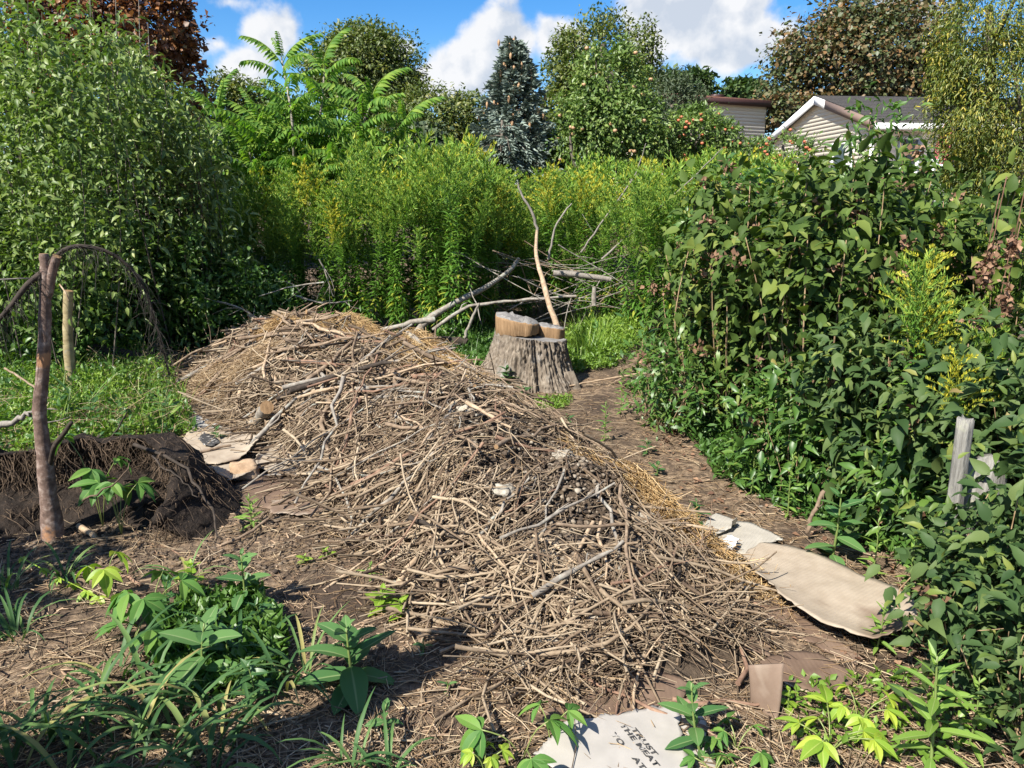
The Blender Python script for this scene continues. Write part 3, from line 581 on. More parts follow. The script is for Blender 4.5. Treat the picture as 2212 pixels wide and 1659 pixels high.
tree('browning_maple', 'big maple with brown tinged foliage towering behind the cream house', [bl(1850, 130, 38, 150, 105), bl(1740, 190, 38, 85, 75), bl(1950, 110, 38, 100, 110), bl(1830, 60, 38, 60, 55), bl(1700, 250, 36, 60, 45), bl(2010, 200, 38, 80, 80)], 34000, .19, 'maple', foot(1850, 38), aspect=.9, trunk_r=.4, limbs=20, cl=.55)
tree('distant_tree', 'small bluish green tree far beyond the brown roof, left of it', [bl(1480, 185, 60, 45, 26)], 2200, .5, 'shrub2', foot(1480, 60))
tree('distant_tree', 'small bluish green tree far away between the brown roof and the big maple', [bl(1590, 205, 60, 45, 24), bl(1625, 212, 60, 40, 22)], 2500, .5, 'shrub2', foot(1600, 60))
tree('yellowing_cedar', 'tall feathery cedar with yellow tips at the right edge', [bl(2130, 60, 10, 95, 130), bl(2160, 220, 10, 130, 130), bl(2100, 270, 10.2, 60, 90), bl(2200, 330, 10, 110, 110), bl(2055, 170, 10.3, 42, 60), bl(2130, 370, 10.2, 80, 80)], 46000, .060, 'yellowcedar', foot(2150, 10), aspect=.24, clump=38, droop=.7, cl=.5, sig=.13, trunk_r=.12, limbs=18)
for k, (px, py, Y, rw, rh) in enumerate([(40, 300, 20, 140, 130), (420, 330, 18, 90, 80), (660, 320, 19, 110, 90), (1100, 380, 21, 130, 80), (1750, 430, 19, 160, 55), (2050, 440, 16, 160, 75)]):
    tree('hedgerow_bush', ['dark green bush deep behind the left thicket', 'dark bush in the gap left of the fronds', 'green bush behind the feathery fronds', 'green bush behind the blue spruce', 'green bush below the cream gable', 'green bush below the white deck'][k], [bl(px, py, Y, rw, rh)], 5000, .15, ['yew', 'yew', 'midgreen', 'midgreen', 'midgreen', 'midgreen'][k], foot(px, Y), cat='bush', limbs=4, trunk_r=.08)

def spruce():
    base = np.array(foot(1112, 15.0)); top = at(1112, 78, 15.0); Hh = top[2] - base[2]
    t = thing('blue_spruce', 'blue spruce with a cone laden tip standing against the clouds', 'tree', base)
    V, Q, Cc = tube(smooth_path([base - (0, 0, .1), (base + top) / 2, top], 8), .16 * np.linspace(1, .06, 8), 7); put('trunk', V, [Q, Cc], M['trunk'], t, smooth=True)
    Ps, Ds, Ns, Ss, Cs = [], [], [], [], []; bm_ = MB(); cones = []
    for k in range(170):
        f = (k / 170) ** .85; z = base[2] + Hh * (.10 + .88 * f); a = k * 2.399963 + R.rand() * .4
        rad = (1.35 * (1 - f) ** .85 + .08) * (.75 + .4 * R.rand())
        p0 = np.array([base[0] + (top[0] - base[0]) * f, base[1], z]); d = np.array([math.cos(a), math.sin(a), -.22 + .5 * f])
        p1 = p0 + d * rad * .6; p2 = p0 + d * rad + np.array([0, 0, .14 * rad])
        pts = smooth_path([p0, p1, p2], 6); V, Q, Cc = tube(pts, .018 * np.linspace(1, .2, 6), 4); bm_.add(V, [Q, Cc])
        m = int(55 + 130 * (1 - f)); tt = .15 + .85 * R.rand(m) ** .8; bp = np.array([np.interp(tt, np.linspace(0, 1, 6), pts[:, c]) for c in range(3)]).T
        side = np.cross(d, [0, 0, 1.0]); sgn = R.choice([-1, 1], m)
        off = (R.rand(m) * .26 * rad * (1.05 - tt))[:, None] * sgn[:, None] * side; bp = bp + off + R.normal(size=(m, 3)) * .02; bp[:, 2] -= R.rand(m) * .10
        Ps.append(bp); Ds.append(nz(d) + sgn[:, None] * side * .6 + R.normal(size=(m, 3)) * .25); Cs.append(np.full(m, R.rand())); Ns.append(np.tile(d, (m, 1)))
        if f > .62 and R.rand() < .85:
            for q in range(R.randint(1, 4)): cones.append(pts[R.randint(2, 6)] + R.normal(size=3) * .06)
    P = np.concatenate(Ps); D = np.concatenate(Ds); C = np.concatenate(Cs); n = len(P); s = .13 * (.6 + .8 * R.rand(n))
    Nn = np.concatenate(Ns) * .8 + np.array([0, 0, .5]) + R.normal(size=(n, 3)) * .5; V, Fc = scat(T2, P, D, Nn, s, s * .36); put('crown', V, [Fc], M['spruce'], t, attrs={'v': rep(np.clip(.5 * C + .5 * R.rand(n), 0, 1), 4)})
    bm_.put('limbs', M['trunk'], t)
    a = np.arange(6) * math.pi / 3; pr = [(.2, 0), (1, -.25), (.9, -.65), (.15, -1)]
    Vc = np.array([(r * .028 * math.cos(x), r * .028 * math.sin(x), z * .13) for r, z in pr for x in a]); i = np.arange(3)[:, None] * 6; j = np.arange(6)[None]
    cm = mk('cone', Vc, [np.stack([i + j, i + 6 + j, i + 6 + (j + 1) % 6, i + (j + 1) % 6], -1).reshape(-1, 4)], M['cone'], attrs={'v': np.tile([.2, .9, .5, .3, .8, .6], 4)})
    for c in cones: link('cone', cm, t, c - base)
    # low wide spruce in front
    P, O, C = blobpts([bl(1075, 320, 13.5, 75, 75), bl(1040, 290, 13.5, 40, 55), bl(1110, 370, 13.3, 75, 50)], 1, 40)
spruce()
def low_spruce():
    base = np.array(foot(1085, 13.4)); t = thing('blue_spruce', 'low spreading blue spruce in front of the tall one', 'tree', base); mb = MB(); Ps, Ds, Cs = [], [], []
    for k in range(80):
        a = R.rand() * 6.28; z0 = base[2] + .9 + 2.1 * (k / 80); ln = (.95 - .45 * (k / 80)) * (.7 + .5 * R.rand()); d = np.array([math.cos(a), math.sin(a), -.18])
        p0 = np.array([base[0], base[1], z0]); pts = smooth_path([p0, p0 + d * ln * .6 + (0, 0, .05), p0 + d * ln - (0, 0, .12)], 6)
        V, Q, Cc = tube(pts, .014 * np.linspace(1, .25, 6), 4); mb.add(V, [Q, Cc]); m = 150; tt = .1 + .9 * R.rand(m)
        bp = np.array([np.interp(tt, np.linspace(0, 1, 6), pts[:, c]) for c in range(3)]).T; side = np.cross(d, [0, 0, 1.0]); sg = R.choice([-1, 1], m)
        bp = bp + (R.rand(m) * .3 * ln * (1.1 - tt))[:, None] * sg[:, None] * side; bp[:, 2] -= R.rand(m) * .09
        Ps.append(bp); Ds.append(d + sg[:, None] * side * .7 + R.normal(size=(m, 3)) * .2); Cs.append(np.full(m, R.rand()))
    P = np.concatenate(Ps); D = np.concatenate(Ds); C = np.concatenate(Cs); n = len(P); s = .11 * (.6 + .8 * R.rand(n))
    V, Fc = scat(T2, P, D, np.array([0, 0, 1.0]) + R.normal(size=(n, 3)) * .4, s, s * .36); put('crown', V, [Fc], M['spruce'], t, attrs={'v': rep(np.clip(.4 * C + .1 + .45 * R.rand(n), 0, 1), 4)})
    mb.put('limbs', M['trunk'], t); V, Q, Cc = tube([base - (0, 0, .1), base + (0, 0, 3.1)], [.09, .02], 6); put('trunk', V, [Q, Cc], M['trunk'], t)
low_spruce()

# tree with long drooping compound fronds
def frond_mesh(L, npair, lw, ll, arch, seed, mat='frond'):
    rr = np.random.RandomState(seed); t = np.linspace(0, 1, 9); th = .5 - arch * t; ds = L / 8
    pts = np.zeros((9, 3))
    for i in range(1, 9): pts[i] = pts[i - 1] + ds * np.array([0, math.cos(th[i]), math.sin(th[i])])
    mb = MB(); V, Q, C = tube(pts, .009 * np.linspace(1, .35, 9), 4); mb.add(V, [Q, C], v=.9)
    tt = np.linspace(.18, 1, npair); P, D, N_ = [], [], []
    for k, q in enumerate(tt):
        p = np.array([np.interp(q, t, pts[:, c]) for c in range(3)]); tg = nz(np.array([0, np.interp(q, t, np.cos(th)), np.interp(q, t, np.sin(th))]))
        for s in (-1, 1):
            P.append(p); D.append(tg * .35 + np.array([s * .75, 0, -.55 - .25 * rr.rand()])); N_.append(np.array([s * .5, 0, 1.0]) + rr.normal(size=3) * .15)
    P, D, N_ = np.array(P), np.array(D), np.array(N_); s = ll * (1 - .35 * rep(tt, 2) ** 2) * (.85 + .3 * rr.rand(len(P)))
    V, Fc = scat(T4, P, D, N_, s, s * lw / ll); mb.add(V, [Fc], v=rep(np.clip(rr.rand(len(P)), 0, 1), 7))
    return mb.mesh('frond', [M[mat]])
def frond_tree():
    base = np.array(foot(640, 11.5)); t = thing('tree_of_heaven', 'young tree with long drooping feathery fronds above the goldenrod', 'tree', base)
    var = [frond_mesh(.82, 12, .072, .175, 1.05, s) for s in range(4)] + [frond_mesh(.62, 10, .066, .15, .9, s) for s in (7, 8)]
    stems = [([(640, 420), (630, 250), (608, 125)], 0), ([(650, 420), (690, 260), (702, 145)], 1), ([(630, 430), (580, 330), (560, 265)], 0), ([(660, 420), (770, 290), (805, 215)], 1), ([(660, 430), (790, 370), (875, 270)], 1), ([(620, 430), (500, 340), (470, 240)], 1), ([(650, 430), (720, 360), (740, 300)], 1), ([(640, 430), (640, 340), (650, 260)], 0), ([(650, 430), (690, 380), (800, 330)], 0), ([(640, 430), (560, 390), (540, 330)], 0)]
    mb = MB(); n = 0
    for pts, _ in stems:
        W = [base - (0, 0, .05)] + [at(px, py, 11.5 + R.normal() * .35) for px, py in pts]
        pth = smooth_path(W, 12); V, Q, C = tube(pth, .035 * np.linspace(1, .3, 12), 6); mb.add(V, [Q, C])
        for k in range(24):
            f = 1 - (k / 24) * .66; p = np.array([np.interp(f, np.linspace(0, 1, 12), pth[:, c]) for c in range(3)]); az = k * 2.4 + R.rand() * .8
            o = link('frond', var[R.randint(6)], t, p - base); s = (.75 + .4 * R.rand()) * (.75 if k < 2 else 1)
            el = (.85 if k < 4 else .35) + R.normal() * .2
            o.rotation_euler = (el, R.normal() * .2, az); o.scale = (s, s, s)
    mb.put('limbs', M['bark_grey'], t, smooth=True)
frond_tree()

# left-hand trees and thicket near the camera
def stemmy(name, label, specs, mat, n_leaf, size, aspect, base, cat='tree', T=T4, bark='bark_grey', r0=.03, fruit=None, droop=.1, spread=.16, group=None, cl=.4, low=.06):
    """many upright shoots with leaves set along them; specs: list of point lists in world space"""
    base = np.array(base, float); t = thing(name, label, cat, base, group); mb = MB(); Ps, Os, Cs = [], [], []
    tot = sum(np.linalg.norm(np.array(s[-1]) - np.array(s[0])) for s in specs)
    for s in specs:
        pth = smooth_path(s, 10); L = np.linalg.norm(np.array(s[-1]) - np.array(s[0])); V, Q, C = tube(pth, r0 * np.linspace(1, .18, 10), 5); mb.add(V, [Q, C])
        m = int(n_leaf * L / tot); f = low + (1 - low) * R.rand(m) ** .95; p = np.array([np.interp(f, np.linspace(0, 1, 10), pth[:, c]) for c in range(3)]).T
        k = max(3, m // 14); tw = nz(R.normal(size=(k, 3)) + (0, 0, .25)); tid = R.randint(0, k, m); dist = spread * (.25 + R.rand(m)) * (1.25 - .75 * f)
        Ps.append(p + tw[tid] * dist[:, None] * 1.3 + R.normal(size=(m, 3)) * .03); Os.append(tw[tid]); Cs.append(R.rand(k)[tid])
    P, O, C = np.concatenate(Ps), np.concatenate(Os), np.concatenate(Cs); ok = P[:, 2] > gz(P[:, 0], P[:, 1]) + .03; P, O, C = P[ok], O[ok], C[ok]
    V, Fc, v = leaves(P, O, C, T, size, aspect, droop, cl=cl); put('foliage', V, [Fc], M[mat], t, attrs={'v': v}); mb.put('stems', M[bark], t, smooth=True)
    if fruit:
        f0 = fruit_mesh(fruit[1], fruit[2])
        for q in P[R.choice(len(P), fruit[0])]: link('apple', f0, t, q - base + np.array([0, -.08, -.05]))
    return t
def fan(px0, px1, Y, y_top, n, slope=0.0, jit=40, dy=.5):
    S = []; b = at((px0 + px1) / 2, 443, Y); zb = float(gz(b[0], Y))
    for k in range(n):
        px = px0 + (px1 - px0) * (k + .5) / n + R.normal() * 26; Yk = Y + R.normal() * dy; tp = at(px, y_top + slope * (px - px0) + abs(R.normal()) * jit, Yk)
        b0 = np.array([b[0] * .45 + tp[0] * .55 + R.normal() * .1, Yk * .5 + Y * .5, zb]); S.append([b0, (b0 + tp) / 2 + R.normal(size=3) * .08, tp])
    return S, (b[0], Y, zb)
S, b = fan(-190, 150, 8.7, -50, 46, jit=110, dy=.5); stemmy('apple_sapling_thicket', 'tall bright apple thicket of upright shoots at the left edge', S, 'apple', 12500, .085, .5, b, fruit=(14, .03, 'redfruit'), cat='tree', bark='trunk', r0=.013, spread=.36)
S, b = fan(90, 310, 9.0, 100, 28, slope=.1, jit=110, dy=.5); stemmy('apple_sapling_thicket', 'apple shoots with bare grey tips in front of the copper maple', S, 'apple', 9000, .082, .5, b, cat='tree', bark='trunk', r0=.013, spread=.36)
S, b = fan(250, 470, 9.3, 60, 30, slope=1.0, jit=90, dy=.5); stemmy('ash_sapling', 'pale leaved ash sapling leaning right beside the apple thicket', S, 'ashleaf', 11500, .11, .34, b, cat='tree', droop=.4, spread=.42, bark='trunk', r0=.014)
S, b = fan(400, 520, 11.8, 265, 22, jit=80, dy=.4); stemmy('young_ash', 'young ash in shade left of the feathery fronds', S, 'midgreen', 6500, .12, .36, b, cat='tree', droop=.3, spread=.28, bark='trunk', r0=.013)
for k, (px, Y, top, w, m, lab) in enumerate([(60, 8.3, 450, 190, 'apple', 'leafy shaded shrub low at the far left'), (200, 8.6, 470, 170, 'midgreen', 'shaded shrub behind the sawn pole'), (330, 8.9, 470, 160, 'midgreen', 'dark shrub behind the arching dead branch'), (460, 9.3, 540, 150, 'midgreen', 'dark shrub at the left end of the goldenrod'), (555, 9.3, 590, 120, 'midgreen', 'dark shrub behind the left end of the brush pile')]):
    S, b = fan(px - w / 2, px + w / 2, Y, top, 20, jit=60, dy=.35); stemmy('shaded_shrub', lab, S, m, 7000, .075, .5, b, cat='shrub', bark='trunk', r0=.009, spread=.26)
S, b = fan(-110, 230, 7.0, 60, 9, jit=190, dy=.3); stemmy('apple_tree', 'airy light green apple crown hanging above the dead trunk at the left', S, 'applelight', 7000, .07, .5, b, bark='trunk', r0=.008, spread=.42, low=.30, droop=.3)
S, b = fan(-120, 250, 7.6, 560, 16, jit=50, dy=.3); stemmy('shaded_shrub', 'leafy undergrowth behind the dead trunk and the sawn pole', S, 'midgreen', 4200, .075, .5, b, cat='shrub', bark='trunk', r0=.006, spread=.28)
# bare grey shoots standing above the thicket
for k, (px, py, Y) in enumerate([(195, -10, 8), (250, -30, 8.1), (300, -10, 8.6), (320, 40, 8.6)]):
    tp = at(px, py, Y); Y += .9; tp = at(px, py + 10, Y); b0 = at(px + 6, 190, Y); pth = smooth_path([b0, (b0 + tp) / 2, tp], 8); V, Q, C = tube(pth, .010 * np.linspace(1, .25, 8), 5)
    tag(put('bare_shoot', V, [Q, C], M['bark_grey']), ['bare grey shoot left of the copper foliage', 'tallest bare grey shoot over the apple thicket', 'bare grey shoot in front of the copper maple', 'short bare shoot right of the other grey shoots'][k], 'shoot', 'bare shoots above the left thicket')

# ---------------------------------------------------------------- goldenrod thicket
def goldenrod_mesh(seed, Hh, kind, lo=1.0):
    rr = np.random.RandomState(seed); bx, by = rr.normal(size=2) * .15 * Hh
    z = np.linspace(0, Hh, 9); pth = np.stack([bx * (z / Hh) ** 2, by * (z / Hh) ** 2, z], -1); mb = MB()
    V, Q, C = tube(pth, .0032 * np.linspace(1, .35, 9), 4); mb.add(V, [Q, C], v=.5 * np.ones(len(V)))
    n = int(150 * lo); f = .16 + .70 * (np.arange(n) / n); p = np.array([np.interp(f * Hh, z, pth[:, c]) for c in range(3)]).T
    a = np.arange(n) * 2.3999 + rr.rand(n) * .5; up = -.25 + .9 * (f - .15); D = np.stack([np.cos(a), np.sin(a), up + rr.normal(size=n) * .2], -1)
    N_ = np.stack([-np.cos(a) * .5, -np.sin(a) * .5, np.ones(n)], -1) + rr.normal(size=(n, 3)) * .2; s = .082 / lo ** .5 * (1.08 - .5 * f) * (.8 + .4 * rr.rand(n))
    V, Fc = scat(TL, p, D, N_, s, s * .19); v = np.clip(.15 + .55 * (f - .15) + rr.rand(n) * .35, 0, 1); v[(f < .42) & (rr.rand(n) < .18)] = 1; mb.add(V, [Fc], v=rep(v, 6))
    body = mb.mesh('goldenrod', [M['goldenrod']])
    pl = MB(); nb = int(22 * lo ** .5)
    for k in range(nb):
        f0 = .72 + .27 * k / nb; p0 = np.array([np.interp(f0 * Hh, z, pth[:, c]) for c in range(3)]); a = k * 2.4 + rr.rand(); L = (.17 - .11 * k / nb) * (.8 + .5 * rr.rand())
        d = np.array([math.cos(a), math.sin(a), 1.25]); d = nz(d); tip = p0 + d * L + np.array([math.cos(a), math.sin(a), -.5 if kind else .1]) * L * .28
        b = smooth_path([p0, p0 + d * L * .6, tip], 5); V, Q, C = tube(b, .0011, 3); pl.add(V, [Q], v=.2)
        m = int(34 * lo); t = .1 + .9 * rr.rand(m); q = np.array([np.interp(t, np.linspace(0, 1, 5), b[:, c]) for c in range(3)]).T
        D = d + rr.normal(size=(m, 3)) * .55 + np.array([0, 0, .35]); s = (.026 if kind == 0 else .016) / lo ** .6 * (.7 + .6 * rr.rand(m)); V, Fc = scat(T2, q, D, rr.normal(size=(m, 3)), s, s * (.17 if kind == 0 else .40)); pl.add(V, [Fc], v=rep(np.clip(.15 + rr.rand(m) * .65 + .25 * t, 0, 1), 4))
    m = int(80 * lo); q = pth[-1] + np.stack([rr.normal(size=m) * .006, rr.normal(size=m) * .006, -rr.rand(m) * .22], -1); s = .034 * (.7 + .6 * rr.rand(m)); V, Fc = scat(T2, q, rr.normal(size=(m, 3)) * .7 + (0, 0, .9), rr.normal(size=(m, 3)), s, s * .13); pl.add(V, [Fc], v=rep(rr.rand(m), 4))
    return body, pl.mesh('flower_plume', [M['yellowplume' if kind == 2 else 'plume']])
GOLD = [goldenrod_mesh(s, 1.0, k) for s, k in ((1, 0), (2, 0), (3, 0), (4, 1), (5, 1), (6, 0), (7, 2), (8, 2))]
GLO = [goldenrod_mesh(s, 1.0, k, .36) for s, k in ((11, 0), (12, 0), (13, 0), (14, 1), (15, 1), (16, 0), (17, 2), (18, 2))]
GLAB = {0: ('goldenrod', 'tall goldenrod with green feathery tip in the thicket behind the stump'), 1: ('goldenrod', 'tall goldenrod with drooping yellow green tip in the thicket behind the stump'), 2: ('goldenrod', 'goldenrod with bright yellow flower plume in the thicket')}
def goldenrod(x, y, h, vi, label=None, group='goldenrods massed behind the brush pile', tilt=(0, 0)):
    b, p = GOLD[vi]; kind = 2 if vi > 5 else (1 if vi in (3, 4) else 0)
    o = link('goldenrod', b, None, (x, y, float(gz(x, y)) - .02)); tag(o, label or GLAB[kind][1], 'goldenrod', group if label is None else None)
    s = h; o.scale = (s * (.75 + .2 * R.rand()), s * (.75 + .2 * R.rand()), s); o.rotation_euler = (tilt[0] + R.normal() * .06, tilt[1] + R.normal() * .06, R.rand() * 6.28)
    link('flower_plume', p, o); return o
def gold_field():
    # front edge of the thicket: pixel column, depth, top pixel row
    edge = [(430, 10.6, 440), (480, 10.2, 385), (560, 10.1, 390), (640, 9.6, 370), (720, 9.4, 350), (800, 9.3, 345), (880, 9.2, 330), (960, 9.2, 325), (1030, 9.5, 355), (1090, 10.6, 385), (1160, 11.0, 390), (1240, 10.6, 380), (1320, 9.9, 370), (1400, 9.3, 365), (1480, 8.9, 360), (1560, 8.6, 345), (1640, 8.6, 370), (1720, 8.4, 385), (1800, 8.4, 400)]
    e = np.array(edge, float) + np.array([0, 0, 26]); spots = []
    for k in range(980):
        px = 425 + R.rand() * 1400; d = R.rand() ** 1.35 * 3.6; Y = np.interp(px, e[:, 0], e[:, 1]) + d + R.normal() * .12
        top = np.interp(px, e[:, 0], e[:, 2]) + abs(R.normal()) * 78 - 45 + (-10 if d > 1.5 else 0) + 60 * (vn(px / 55., 3.3) - .5); c = at(px, top, Y); h = c[2] - float(gz(c[0], Y))
        h *= (1 if d > .5 else (.78 + .22 * R.rand()))
        if 1.0 < h < 3.2: spots.append((d, c[0], Y, min(h, 2.75)))
    spots.sort(key=lambda s: s[0]); near = spots[:300]; far = spots[300:]
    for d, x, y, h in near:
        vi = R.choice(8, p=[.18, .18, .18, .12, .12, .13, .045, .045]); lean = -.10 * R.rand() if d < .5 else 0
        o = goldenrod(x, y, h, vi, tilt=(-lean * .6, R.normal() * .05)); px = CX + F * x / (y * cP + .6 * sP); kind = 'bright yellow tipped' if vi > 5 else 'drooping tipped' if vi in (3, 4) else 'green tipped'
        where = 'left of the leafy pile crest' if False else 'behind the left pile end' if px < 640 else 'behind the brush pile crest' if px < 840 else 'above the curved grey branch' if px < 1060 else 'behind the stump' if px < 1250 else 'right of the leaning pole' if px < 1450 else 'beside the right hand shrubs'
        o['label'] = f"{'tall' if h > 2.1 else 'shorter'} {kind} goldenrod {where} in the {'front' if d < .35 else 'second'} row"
    # the rest of the thicket as one mass
    data = []
    for b, p in GLO:
        for me in (b, p):
            V = np.zeros(len(me.vertices) * 3, np.float32); me.vertices.foreach_get('co', V); me.calc_loop_triangles()
            T = np.zeros(len(me.loop_triangles) * 3, np.int32); me.loop_triangles.foreach_get('vertices', T)
            a = np.zeros(len(me.vertices), np.float32); me.attributes['v'].data.foreach_get('value', a); data.append((V.reshape(-1, 3), T.reshape(-1, 3), a))
    mb = MB()
    for d, x, y, h in far[::1]:
        if d > 1.3 and R.rand() < .5: continue
        vi = R.randint(0, 8); a = R.rand() * 6.28; ca, sa = math.cos(a), math.sin(a); Rm = np.array([[ca, sa, 0], [-sa, ca, 0], [0, 0, 1]])
        for q in (0, 1):
            V, T, v = data[vi * 2 + q]
            if q == 0:      # only the upper part shows behind the front rows
                keep = V[T].mean(1)[:, 2] > (.45 if d > 1.6 else .08); T = T[keep]
            mb.add((V * (h * .85, h * .85, h)) @ Rm + (x, y, float(gz(x, y))), [T], (0 if q == 0 else (2 if vi > 5 else 1)), v=v)
    tag(mb.put('goldenrod_thicket', [M['goldenrod'], M['plume'], M['yellowplume']]), kind='stuff')
gold_field()
for px, py, Y, h, lab in ((1905, 480, 4.6, 1.0, 'goldenrod rising out of the dark shrubs left of the dry seed heads'), (2050, 640, 3.6, 1.0, 'goldenrod spray with yellow plume above the grey post'), (2110, 760, 3.0, 1.0, 'arching yellow goldenrod spray nearest the right edge'), (2190, 520, 4.2, 1.0, 'green goldenrod at the right edge beside the dry seed heads'), (1560, 420, 7.2, 1.0, 'bright goldenrod poking out above the shrub top by the apple tree'), (2130, 480, 5.5, 1, 'goldenrod standing behind the dry brown seed heads')):
    c = at(px, py, Y); hh = c[2] - float(gz(c[0], Y)); goldenrod(c[0], Y, hh, 7 if 'yellow' in lab or 'bright' in lab else 4, lab)
for k in range(15):
    px = 1960 + 260 * R.rand(); Y = 3.1 + 2.6 * R.rand(); c = at(px, 440 + 330 * (1 - (Y - 3.1) / 2.6) * R.rand() + 60 * R.rand() - (px - 1960) * .15, Y); o = goldenrod(c[0], Y, c[2] - float(gz(c[0], Y)), int(R.choice([0, 1, 2, 3, 5, 7])), 'leaning light green goldenrod among the shrubs at the right edge', tilt=(R.normal() * .08, -.12 * R.rand())); o['group'] = 'goldenrods at the right edge'
# small dry brown spikes above the left end of the thicket
for k, (px, py) in enumerate([(300, 400), (318, 395), (335, 402), (395, 395), (412, 388), (428, 396)]):
    c = at(px, py, 9.0); b = np.array([c[0], 9.0, float(gz(c[0], 9.0))]); mb = MB(); V, Q, C = tube(smooth_path([b, (b + c) / 2, c], 6), .006, 4); mb.add(V, [Q, C], v=.4)
    m = 60; q = c + np.stack([R.normal(size=m) * .014, R.normal(size=m) * .014, -R.rand(m) * .45], -1); s = .035 * (.6 + R.rand(m)); V, Fc = scat(T2, q, R.normal(size=(m, 3)) + (0, 0, .8), R.normal(size=(m, 3)), s, s * .6); mb.add(V, [Fc], v=rep(R.rand(m), 4))
    tag(mb.put('dock_spike', [M['deadleaf']]), 'dry brown dock spike standing in the shade left of the goldenrod', 'seed spike', 'dry dock spikes')

# ---------------------------------------------------------------- shrubs along the right
def shrub(name, label, c, rx, ry, h, mat, n, size, aspect=.62, T=T8, dead=.05, stems=9, low=0.0, seed=0, droop=.45, cat='shrub'):
    c = np.array([c[0], c[1], float(gz(c[0], c[1]))]); t = thing(name, label, cat, c); mb = MB(); Ps, Os, Cs = [], [], []
    S = []
    for k in range(stems * 4):
        a = R.rand() * 6.28; q = math.sqrt(R.rand()); tp = c + np.array([rx * q * math.cos(a), ry * q * math.sin(a), h * (1.02 - .28 * q ** 2.5) * (.62 + .42 * R.rand() ** .5)]); b = c + np.array([rx * q * .3 * math.cos(a), ry * q * .3 * math.sin(a), 0])
        pth = smooth_path([b, (b * .45 + tp * .55) + R.normal(size=3) * .06 + np.array([math.cos(a) * rx, math.sin(a) * ry, 0]) * .12, tp], 9); S.append(pth)
        if k < stems * 3: V, Q, C = tube(pth, min(.008, .0045 * h + .001) * np.linspace(1, .3, 9) * (.7 + .6 * R.rand()), 5); mb.add(V, [Q, C])
    m = n // len(S)
    for pth in S:
        f = low + (1 - low) * (1 - R.rand(m) ** 1.5 * .92); p = np.array([np.interp(f, np.linspace(0, 1, 9), pth[:, q]) for q in range(3)]).T; k = max(3, m // 10); tw = nz(R.normal(size=(k, 3)) + (0, 0, .1)); tid = R.randint(0, k, m)
        Ps.append(p + tw[tid] * (.05 + .17 * R.rand(m))[:, None] + R.normal(size=(m, 3)) * .025); Os.append(tw[tid] * .5 + nz((p - c) * (1, 1, .3)) * .7); Cs.append(R.rand(k)[tid])
    P, O, C = np.concatenate(Ps), np.concatenate(Os), np.concatenate(Cs); ok = P[:, 2] > gz(P[:, 0], P[:, 1]) + .04; P, O, C = P[ok], O[ok], C[ok]
    V, Fc, v = leaves(P, O, C, T, size, aspect, droop, up=.8, cl=.35); put('foliage', V, [Fc], M[mat], t, attrs={'v': v}); mb.put('stems', M['stemtan'], t, smooth=True)
    k = R.choice(len(P), len(P) // 5); V, Fc, v = leaves(P[k] + O[k] * .05 + (0, 0, .03), O[k], C[k], T4 if T is T8 else T, size * .75, aspect * .8, .1, up=.9, cl=.3); put('young_foliage', V, [Fc], M['youngleaf'], t, attrs={'v': v})['kind'] = 'stuff'
    if dead:
        k = int(len(P) * dead / 9); q = P[R.choice(len(P), k)]; q = q[np.argsort(q[:, 1])][:k]; i = R.randint(0, k, k * 16); Pd = q[i] + R.normal(size=(k * 16, 3)) * .024; s = .036 * (.5 + R.rand(len(Pd)))
        V, Fc = scat(T2, Pd, R.normal(size=(len(Pd), 3)), R.normal(size=(len(Pd), 3)), s, s * .75); put('dry_clusters', V, [Fc], M['deadleaf'], t, attrs={'v': rep(R.rand(len(Pd)), 4)})['kind'] = 'stuff'
    return t
shrub('dogwood_shrub', 'dark green shrub at the left end of the right hand shrub wall', (1.72, 5.6), .60, .75, 1.84, 'bluegreen', 2900, .09, dead=.22)
shrub('dogwood_shrub', 'dark glossy leaved shrub in the middle of the right hand shrub wall', (2.08, 4.75), .72, .75, 1.88, 'bluegreen', 3800, .088, dead=.2)
shrub('dogwood_shrub', 'tall shrub with dried brown flower clusters below the white deck', (2.75, 5.6), .85, .8, 1.88, 'bluegreen', 3600, .085, dead=.3)
shrub('dogwood_shrub', 'broad shrub with reddish dry clusters rising toward the apple tree', (2.15, 6.7), .8, .9, 1.98, 'midgreen', 4200, .085, dead=.4)
shrub('dogwood_shrub', 'shrub in front of the yellowing cedar with dark hanging leaves', (3.1, 4.4), .8, .8, 1.75, 'bluegreen', 3000, .085, dead=.15)
shrub('grey_leaved_shrub', 'grey green leaved shrub left of the grey wooden post', (2.12, 3.66), .46, .50, 1.12, 'shrub2', 3400, .085, aspect=.5, dead=.1)
shrub('grey_leaved_shrub', 'dark shrub crowding the grey post at the right edge', (2.26, 3.02), .40, .42, 1.12, 'shrub2', 3400, .08, aspect=.5, dead=.05)
shrub('honeysuckle_shrub', 'blue green shrub overhanging the cardboard at the bottom right', (1.80, 2.36), .22, .28, .74, 'shrub2', 1100, .062, aspect=.55, dead=.03)
shrub('honeysuckle_shrub', 'low dark shrub in the bottom right corner', (1.60, 1.88), .18, .22, .50, 'shrub2', 900, .055, aspect=.5, dead=.05)
shrub('honeysuckle_shrub', 'small leafy shrub hiding the foot of the grey post', (1.64, 2.36), .17, .18, .56, 'shrub2', 900, .058, aspect=.55, dead=.03)
shrub('low_green_shrub', 'low bright leafy growth at the foot of the middle dark shrub', (1.66, 4.15), .36, .40, .60, 'midgreen', 2200, .075, aspect=.42, dead=.03, droop=.2)
shrub('low_green_shrub', 'low leafy growth between the large milkweed and the post', (2.02, 3.42), .26, .22, .46, 'midgreen', 1700, .07, aspect=.4, dead=.02, droop=.2)
